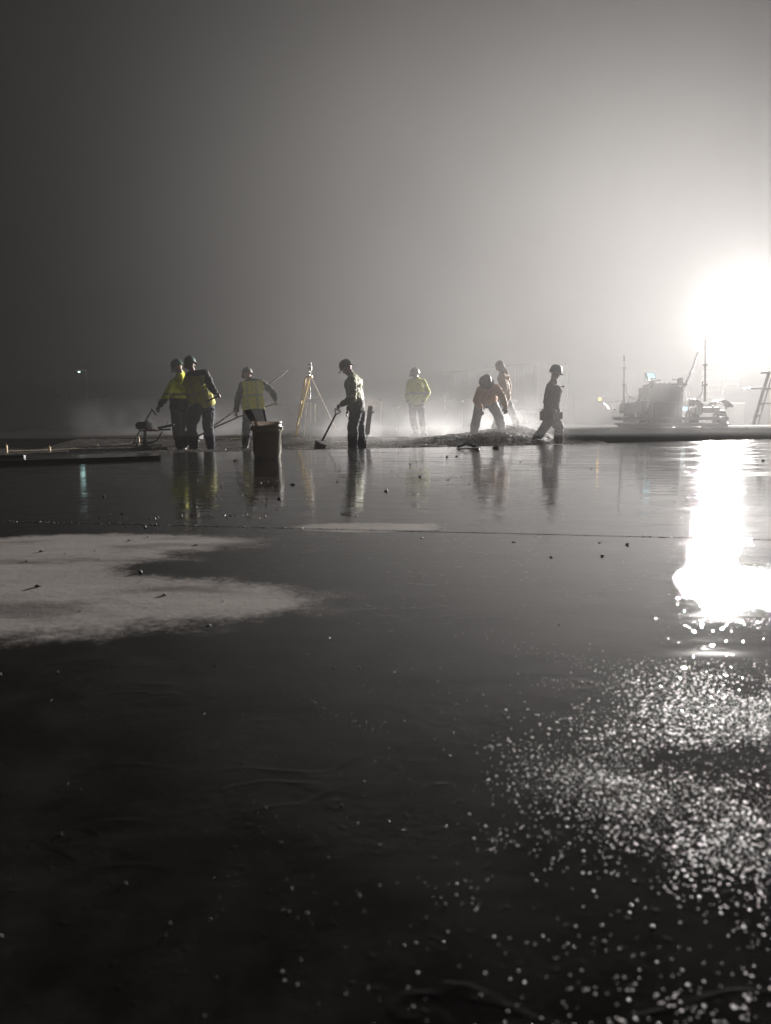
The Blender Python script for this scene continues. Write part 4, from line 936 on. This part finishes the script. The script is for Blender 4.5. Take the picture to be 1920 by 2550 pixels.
for (fn, x, y, w, h, D_, lab) in [(cE, 1138, 613, 0.22, 0.07, 33, 'small shiny scrap of sheeting left of the standing yellow worker'), (CR(1100, 860, 420 / 1666), 203, 550, 0.12, 0.12, 34, 'small bright scrap of sheeting left of the bending orange worker'), (CR(1100, 860, 420 / 1666), 715, 547, 0.30, 0.08, 34, 'crumpled bright sheet behind the tan jacket worker')]:
    o = BM(); lump(o, fn(x, y, D_), 1.0, int(x), 3, 1.0, 0.4)
    c = fn(x, y, D_); bmesh.ops.transform(o, matrix=Matrix.Translation(c) @ Matrix.Diagonal((w / 2, 0.08, h / 2, 1)) @ Matrix.Translation(-c), verts=o.verts)
    gz = 0.0 ; cyl(o, Vector((c.x, c.y + 0.02, -0.02)), c, 0.012, 0.012, 6)
    tag(recenter(link('plastic_sheet', o, M_white)), lab, 'sheeting', 'bright scraps beyond the pit')

# ================================================================== A-frame ladder at the right border
c7 = CR(1480, 860, 440 / 1666); LDD = 23.6
la = empty('stepladder', c7(1650, 748, LDD), 'dark A frame stepladder standing by the right border', 'stepladder')
apx = c7(1655, 262, LDD)
def rail(b, f, a, w=0.095): bar(b, f, a, w, 0.05, 0.004)
dl = 0.0
F1, F2 = c7(1497, 748, LDD), c7(1540, 750, LDD + 0.9); F3, F4 = c7(1900, 748, LDD - 0.2), c7(1880, 750, LDD + 0.9)
T1, T2 = c7(1645, 262, LDD + 0.1), c7(1680, 270, LDD + 0.75)
for s_, (f_, t_) in enumerate([(F1, T1), (F2, T2), (F3, c7(1690, 262, LDD + 0.1)), (F4, c7(1725, 270, LDD + 0.75))]):
    b = BM(); rail(b, f_, t_); link('rail', b, M_dark, la)
b = BM(); box(b, c7(1685, 252, LDD + 0.4), (0.42, 0.75, 0.07), None, 0.01); link('top_cap', b, M_dark, la)
for q in (0.18, 0.41, 0.70):
    b = BM(); bar(b, F1.lerp(T1, q), F2.lerp(T2, q), 0.03, 0.08, 0.003); link('rung', b, M_dark, la)
b = BM(); a_ = F1.lerp(T1, 0.41); bar(b, a_, F3.lerp(c7(1690, 262, LDD + 0.1), 0.41), 0.03, 0.03); link('spreader', b, M_dark, la)
b = BM(); box(b, F1.lerp(T1, 0.705) + Vector((0.75, 0.3, 0)), (2.3, 0.5, 0.035), Matrix.Rotation(R(0), 3, 'Z'), 0.004); link('work_platform', b, M_dark, la)

# ================================================================== long precast wall
def wall_z(x, y): return y
WP = [(-160, 62, 1.95), (-55, 50, 1.95), (-26, 50, 1.95), (-8, 55, 1.95), (11, 57, 1.95), (15.5, 47.5, 1.95), (21.3, 40.8, 2.28), (23.2, 39.2, 2.28), (60, 24, 2.2)]
M_wall = mat('precast_concrete', (0.05, 0.047, 0.044), 0.75, 0, 1.5, 0.2, 0.006, 12)
wl = empty('precast_wall', (0, 56, -0.01), 'long low dark precast wall crossing the whole site behind the workers', 'wall')
for (x0, y0, h0), (x1, y1, h1) in zip(WP, WP[1:]):
    L_ = math.hypot(x1 - x0, y1 - y0); n_ = max(1, round(L_ / 6.0))
    if n_ > 12: n_ = 12
    for k in range(n_):
        a_ = Vector((x0, y0, 0)).lerp(Vector((x1, y1, 0)), (k + 0.004) / n_); c_ = Vector((x0, y0, 0)).lerp(Vector((x1, y1, 0)), (k + 0.996) / n_)
        ha = h0 + (h1 - h0) * k / n_; hb = h0 + (h1 - h0) * (k + 1) / n_; ha += 0.03 * noise.noise(Vector((k * 3.1, x0, 0))); hb = ha + (hb - ha)
        dr = (c_ - a_).normalized(); nn = Vector((-dr.y, dr.x, 0)) * 0.1; b = BM()
        vv = [b.verts.new(p) for p in [(a_.x - nn.x, a_.y - nn.y, -0.05), (c_.x - nn.x, c_.y - nn.y, -0.05), (c_.x + nn.x, c_.y + nn.y, -0.05), (a_.x + nn.x, a_.y + nn.y, -0.05), (a_.x - nn.x, a_.y - nn.y, ha), (c_.x - nn.x, c_.y - nn.y, hb), (c_.x + nn.x, c_.y + nn.y, hb), (a_.x + nn.x, a_.y + nn.y, ha)]]
        for q in ((0, 1, 5, 4), (1, 2, 6, 5), (2, 3, 7, 6), (3, 0, 4, 7), (4, 5, 6, 7), (3, 2, 1, 0)): b.faces.new([vv[i] for i in q])
        link('wall_panel', b, M_wall, wl)

# ================================================================== semitrailer and parked box truck behind the wall
M_trail = mat('pale_trailer_panel', (0.62, 0.62, 0.60), 0.4, 0, 1.5, 0.05)
ta, tb = P(1108, 985, 60), P(1338, 985, 49.6); ta.z = tb.z = 0
sm = empty('semitrailer', (ta + tb) / 2 + Vector((1.2, 0.6, -0.01)), 'long pale box semitrailer parked in the mist behind the wall', 'semitrailer')
dd = (tb - ta).normalized(); nn = Vector((-dd.y, dd.x, 0)); nn = nn if nn.x > 0 else -nn; L_ = (tb - ta).length; rm = Matrix((dd, nn, Vector((0, 0, 1)))).transposed()
b = BM(); box(b, (ta + tb) / 2 + nn * 1.25 + Vector((0, 0, 2.65)), (L_, 2.5, 2.9), rm, 0.03); link('cargo_box', b, M_trail, sm)
b = BM()
for k in range(12): box(b, ta.lerp(tb, (k + 0.5) / 12) + nn * -0.02 + Vector((0, 0, 2.65)), (0.05, 0.03, 2.7), rm)
link('side_post', b, M_trail, sm)
for k in (0.0, 2.5):
    b = BM(); box(b, tb + nn * k + Vector((0, 0, 2.65)), (0.12, 0.12, 2.96), rm, 0.02); link('corner_post', b, M_white, sm)
b = BM(); box(b, (ta + tb) / 2 + Vector((0, 0, 4.12)) , (L_ + 0.05, 0.06, 0.06), rm, 0.01); link('roof_rail', b, M_white, sm)
for k in (0.72, 0.82):
    for s_ in (0.2, 2.3):
        b = BM(); c = ta.lerp(tb, k) + nn * s_ + Vector((0, 0, 0.5)); cyl(b, c - nn * 0.14, c + nn * 0.14, 0.5, 0.5, 24); link('wheel', b, M_black, sm)
b = BM(); box(b, ta.lerp(tb, 0.5) + nn * 1.25 + Vector((0, 0, 1.05)), (L_ * 0.96, 1.0, 0.22), rm); link('chassis', b, M_dark, sm)
bt = empty('box_truck', P(1790, 1000, 43), 'pale ribbed box truck parked directly below the floodlights', 'truck'); bt.location.z = -0.01
bx = P(1790, 1000, 43).x
b = BM(); box(b, (bx, 45.2, 1.95), (2.2, 4.6, 2.3), None, 0.03); link('cargo_box', b, M_trail, bt)
b = BM()
for k in range(6): box(b, (bx, 42.88, 1.05 + k * 0.34), (2.1, 0.05, 0.10), None, 0.01)
link('shutter', b, M_white, bt)
b = BM(); box(b, (bx, 42.9, 3.14), (2.3, 0.22, 0.28), Matrix.Rotation(R(-3), 3, 'Y'), 0.02); link('roof_rail', b, M_white, bt)
b = BM(); box(b, (bx, 48.4, 1.4), (2.0, 1.6, 1.9), None, 0.15); link('cab', b, M_trail, bt)
for s_ in (-0.95, 0.95):
    for y_ in (43.6, 48.4):
        b = BM(); cyl(b, (bx + s_ - 0.12, y_, 0.45), (bx + s_ + 0.12, y_, 0.45), 0.45, 0.45, 24); link('wheel', b, M_black, bt)

# ================================================================== left background: gate frame, far lamp
b = BM(); D_ = 49
cl = CR(0, 860, 420 / 1666)
for x in (565, 628, 675, 850, 1000): bar(b, cl(x, 560, D_), cl(x, 480, D_), 0.08, 0.08)
bar(b, cl(560, 482, D_), cl(1060, 482, D_), 0.08, 0.08); bar(b, cl(680, 492, D_), cl(1060, 489, D_), 0.25, 0.10)
bar(b, cl(565, 545, D_), cl(565, 1000, D_), 0.08, 0.08); bar(b, cl(1000, 545, D_), cl(1000, 1000, D_), 0.08, 0.08)
tag(recenter(link('scaffold_frame', b, M_dark)), 'low dark scaffold frame above the wall at the far left', 'scaffold')
sl = empty('street_lamp', Vector((P(197, 926, 85).x + 0.8, 85, -0.01)), 'lone distant lamp glowing greenish white at the left', 'street lamp')
lc = P(197, 926, 85)
b = BM(); cyl(b, (lc.x + 0.8, 85, -0.1), (lc.x + 0.8, 85, lc.z + 0.2), 0.05, 0.04, 10); tube(b, [(lc.x + 0.8, 85, lc.z + 0.15), (lc.x + 0.4, 85, lc.z + 0.25), (lc.x, 85, lc.z + 0.12)], 0.04, 8); link('pole', b, M_steel, sl)
b = BM(); box(b, lc + Vector((0, 0, 0.09)), (0.5, 0.3, 0.12), None, 0.03); hd = link('lamp_head', b, M_steel, sl)
b = BM(); ball(b, lc, 0.075, (1.5, 1, 0.6), 2); link('bulb', b, mat('far_lamp_glass', (0.8, 0.9, 0.9), 0.3, emit=(0.65, 1.0, 0.95), estr=9), sl)
ld = bpy.data.lights.new('lamp_glow', 'POINT'); ld.energy = 9; ld.color = (0.6, 1.0, 0.95); ld.shadow_soft_size = 0.3
lo = bpy.data.objects.new('lamp_glow', ld); COL.objects.link(lo); lo.parent = sl; lo.location = lc + Vector((0, -0.35, -0.05)) - sl.location
# ================================================================== big laser screed machine on the raised slab
QD = 22.6; ZG = 0.18
mc = empty('laser_screed', Vector((P(1662, 1050, QD).x, QD, ZG)), 'boxy ride on laser screed machine with two mast poles and a lit blue screen', 'laser screed machine')
def q(x, y, d=QD): return c7(x, y, d)
M_mach = mat('machine_grey_paint', (0.10, 0.095, 0.09), 0.5, 0, 6, 0.15)
w_, h_ = (q(840, 0) - q(515, 0)).x, 0
zt = q(0, 385).z; zb = ZG + 0.12
cx = (q(518, 400).x + q(845, 400).x) / 2
b = BM(); box(b, (cx, QD + 0.5, (zt + zb) / 2), (q(845, 0).x - q(518, 0).x, 1.0, zt - zb), None, 0.05); box(b, (cx, QD + 0.5, zt + 0.03), (q(840, 0).x - q(590, 0).x, 0.9, 0.12), None, 0.02); link('body', b, M_mach, mc)
b = BM(); box(b, (cx, QD - 0.02, zb + 0.36), (0.80, 0.03, 0.54), None, 0.01)
for k in range(7): box(b, (cx, QD - 0.045, zb + 0.16 + k * 0.06), (0.62, 0.02, 0.015))
link('grille', b, M_dark, mc)
b = BM(); box(b, q(550, 355, QD + 0.2), (0.12, 0.16, 0.17), None, 0.02); box(b, q(808, 345, QD + 0.2), (0.13, 0.16, 0.23), None, 0.02); box(b, q(850, 370, QD + 0.2), (0.15, 0.1, 0.09), None, 0.02); cyl(b, q(810, 325, QD + .2), q(810, 305, QD + .2), 0.03, 0.03, 10); link('control_post', b, M_mach, mc)
for a_, c_ in (((565, 340), (625, 327)), ((735, 322), (800, 328))):
    b = BM(); bar(b, q(*a_, QD + 0.15), q(*c_, QD + 0.15), 0.045, 0.05, 0.01); link('control_lever', b, M_dark, mc)
for x_ in (620, 710, 660):
    b = BM(); cyl(b, q(x_, 368, QD + .3), q(x_, 348, QD + .3), 0.012, 0.02, 8); link('knob', b, M_dark, mc)
# screen
sroot = BM(); tl, tr_, br, blq = q(483, 258, QD - 0.1), q(565, 258, QD + 0.05), q(583, 315, QD + 0.05), q(500, 313, QD - 0.1)
quadbox(sroot, tl, tr_, br, blq, -0.05); scr = link('screen_housing', sroot, M_dark, mc)
cc = (tl + tr_ + br + blq) / 4; ins = [cc.lerp(p, 0.80) + Vector((0.0, -0.025, 0)) for p in (tl, tr_, br, blq)]
b = BM(); quadbox(b, *ins, -0.004); link('screen_glass', b, mat('lit_screen', (0.2, 0.5, 0.7), 0.3, emit=(0.35, 0.80, 1.0), estr=1.15), scr)
b = BM(); tube(b, [q(500, 313), q(520, 335), q(520, 375)], 0.022, 8); tube(b, spline([q(475, 280), q(468, 310), q(485, 350), q(505, 375)], 5), 0.006, 5); link('screen_arm', b, M_dark, mc)
# masts
for (x_, y0, y1, yb, hose) in ((280, 97, 215, 545, [(293, 385), (305, 400), (305, 450), (330, 485), (380, 520)]), (1045, 40, 185, 530, [(1030, 350), (1018, 352), (1015, 440), (985, 490), (940, 500)])):
    b = BM(); cyl(b, q(x_ - 2, yb), q(x_ - 2, 370), 0.036, 0.036, 14); cyl(b, q(x_, 372), q(x_, y1), 0.026, 0.026, 14); cyl(b, q(x_, y1 + 3), q(x_, y0), 0.016, 0.015, 12)
    box(b, q(x_, y1), (0.11, 0.11, 0.05), None, 0.01); box(b, q(x_, 372), (0.11, 0.11, 0.06), None, 0.01)
    mm = link('mast', b, M_mach, mc)
    b = BM(); tube(b, spline([q(*p, QD - 0.05) for p in hose], 6), 0.012, 6); link('hose', b, M_dark, mm)
    if x_ == 1045:
        b = BM(); cyl(b, q(x_, 40), q(x_, -60), 0.016, 0.014, 10); link('laser_receiver', b, M_dark, mm)
    else:
        b = BM(); cyl(b, q(x_, 150), q(x_, 95), 0.024, 0.022, 10); link('laser_receiver', b, M_dark, mm)
b = BM(); coil(b, q(865, 355), q(978, 60, QD + 0.2), 0.028, 34, 0.007); link('coiled_cable', b, M_dark, mc)
b = BM(); coil(b, q(115, 535), q(262, 520), 0.02, 18, 0.007); coil(b, q(390, 510), q(500, 510), 0.02, 14, 0.007); link('coiled_hose', b, M_alu, mc)
# wheels and fenders
for (x_, y_, r_) in ((450, 600, 0.23), (925, 590, 0.28), (1185, 600, 0.26), (330, 610, 0.23)):
    c = q(x_, y_, QD + 0.4); c.z = ZG + r_
    b = BM(); cyl(b, c + Vector((-0.11, 0, 0)), c + Vector((0.11, 0, 0)), r_, r_, 28); 
    for k in range(14):
        a = k * math.pi / 7; box(b, c + Vector((0, math.cos(a) * r_, math.sin(a) * r_)), (0.20, 0.04, 0.025), Matrix.Rotation(a - math.pi / 2, 3, 'X'))
    w0 = link('wheel', b, M_black, mc)
    b = BM(); cyl(b, c + Vector((-0.13, 0, 0)), c + Vector((-0.105, 0, 0)), r_ * 0.5, r_ * 0.45, 20); link('rim', b, M_mach, w0)
b = BM()
for x_, w2 in ((450, 0.23), (925, 0.26), (1185, 0.32)):
    c = q(x_, 555, QD + 0.4); pts = [Vector((c.x - w2, c.y, c.z - 0.09)), Vector((c.x - w2 * 0.6, c.y, c.z + 0.06)), Vector((c.x, c.y, c.z + 0.13)), Vector((c.x + w2 * 0.6, c.y, c.z + 0.05)), Vector((c.x + w2, c.y, c.z - 0.09))]
    sp_ = spline(pts, 5)
    for a_, c_ in zip(sp_, sp_[1:]): bar(b, a_, c_, 0.5, 0.012)
link('fender', b, M_mach, mc)
# screed head: long horizontal beam with blade, in front of the wheels
b = BM(); a0, a1 = q(180, 640, QD - 0.4), q(1260, 650, QD - 0.4); a0.z = a1.z = ZG + 0.27
bar(b, a0, a1, 0.18, 0.10, 0.01); bar(b, a0 + Vector((0, -0.12, -0.16)), a1 + Vector((0, -0.12, -0.16)), 0.16, 0.05, 0.01); link('screed_head', b, M_mach, mc)
b = BM(); cyl(b, a0 + Vector((0.1, -0.2, -0.19)), a1 + Vector((-0.1, -0.2, -0.19)), 0.07, 0.07, 16); link('auger', b, M_steel, mc)
b = BM(); box(b, q(340, 590, QD + 0.3), (0.58, 0.4, 0.33), None, 0.06); link('battery_case', b, M_mach, mc)
b = BM(); box(b, q(1040, 610, QD + 0.2), (0.78, 0.4, 0.17), None, 0.03); box(b, q(910, 540, QD + .2), (0.23, 0.23, 0.23), None, 0.05); link('side_deck', b, M_mach, mc)
# outrigger arm with amber beacon
b = BM(); tube(b, [q(65, 490), q(68, 545)], 0.022, 8); tube(b, [q(90, 545), q(130, 595)], 0.016, 8); tube(b, [q(68, 545), q(95, 550)], 0.012, 6); tube(b, [q(155, 575), q(158, 615), q(200, 603)], 0.016, 8); tube(b, [q(130, 595), q(158, 612)], 0.014, 8); tube(b, [q(158, 612), q(185, 640, QD - 0.3)], 0.014, 8); ar = link('outrigger', b, M_alu, mc)
b = BM(); cyl(b, q(50, 518), q(50, 496), 0.035, 0.03, 14); cyl(b, q(50, 507), q(66, 507), 0.01, 0.01, 6); link('amber_beacon', b, mat('amber_lamp', (0.9, 0.5, 0.05), 0.3, emit=(1.0, 0.55, 0.08), estr=4.0), ar)
# handles, pipes, blue work light on the box
b = BM()
for x_ in (838, 868): tube(b, [q(x_, 425, QD - 0.06), q(x_, 580, QD - 0.06)], 0.010, 6)
tube(b, [q(515, 405, QD - .06), q(508, 480, QD - .06), q(505, 570, QD - .06)], 0.010, 6)
for x_, y_ in ((520, 415), (842, 403)):
    pts = [q(x_, y_, QD - 0.06) + Vector((0.045 * math.cos(a), 0, 0.045 * math.sin(a))) for a in [k * math.pi / 6 for k in range(13)]]; tube(b, pts, 0.012, 6)
link('lifting_lug', b, M_alu, mc)
b = BM(); box(b, q(855, 598, QD - 0.1), (0.13, 0.06, 0.13), None, 0.015); link('work_light', b, mat('pale_blue_lamp', (0.5, 0.7, 0.8), 0.3, emit=(0.55, 0.85, 1.0), estr=0.9), mc)
b = BM(); bx_ = [q(973, 585, QD - 0.1), q(1012, 585, QD - 0.1), q(1012, 655, QD - 0.1), q(973, 655, QD - 0.1)]; quadbox(b, *bx_, -0.05); link('status_panel', b, mat('teal_panel', (0.30, 0.42, 0.42), 0.4), mc)
b = BM(); tube(b, spline([q(1000, 540, QD), q(1030, 560, QD), q(1070, 575, QD), q(1130, 570, QD), q(1170, 545, QD), q(1225, 565, QD), q(1245, 600, QD)], 6), 0.018, 6); tube(b, spline([q(505, 570), q(490, 600), q(500, 620), q(525, 600)], 5), 0.02, 6); link('pipe', b, M_alu, mc)

# ================================================================== drifting steam over the fresh concrete
def steam(name, label, lo, hi, dens, scale, seed, zf, n0=0.38, n1=0.72, ex=(0.22, 0.78)):
    m = bpy.data.materials.new(name); m.use_nodes = True; t = m.node_tree; t.nodes.remove(t.nodes['Principled BSDF']); n = NT(m)
    tc = t.nodes.new('ShaderNodeTexCoord'); v = tc.outputs['Object']
    pv = t.nodes.new('ShaderNodeVolumePrincipled'); pv.inputs['Color'].default_value = (0.95, 0.95, 0.95, 1); pv.inputs['Anisotropy'].default_value = 0.4
    sp = t.nodes.new('ShaderNodeSeparateXYZ'); t.links.new(tc.outputs['Generated'], sp.inputs[0])
    def edge(s): return n.m('MULTIPLY', n.sstep(s, 0.0, 0.22), n.sstep(s, 1.0, 0.78))
    e = n.m('MULTIPLY', n.m('MULTIPLY', n.sstep(sp.outputs[0], 0.0, ex[0]), n.sstep(sp.outputs[0], 1.0, ex[1])), edge(sp.outputs[1])); e = n.m('MULTIPLY', e, n.sstep(sp.outputs[2], 1.0, zf))
    ns = n.sstep(n.noise(v, scale, 4, 0.55, seed), n0, n1)
    t.links.new(n.m('MULTIPLY', n.m('MULTIPLY', ns, e), dens), pv.inputs['Density']); t.links.new(pv.outputs[0], t.nodes['Material Output'].inputs['Volume'])
    m.cycles.volume_step_rate = 4.0 if name == 'mist' else 1.5
    lo, hi = Vector(lo), Vector(hi); b = BM(); box(b, (lo + hi) / 2, hi - lo); o = link(name, b, m); tag(o, label, kind='stuff'); return o
steam('steam', 'pale steam drifting low over the fresh concrete between the workers', (-2.5, 15.6, -0.2), (4.4, 21.5, 1.25), 0.20, 1.3, 4, 0.0)
steam('steam', 'thin steam rising at the left behind the tripod and bucket worker', (-8.5, 17.5, 0.0), (-2.4, 22.0, 1.1), 0.12, 1.0, 9, 0.0)
steam('mist', 'broad bank of brighter mist hanging beyond the workers', (-10.5, 11.5, 0.1), (15, 26, 16), 0.0108, 0.09, 2, 0.25, 0.0, 0.6, (0.42, 0.36))
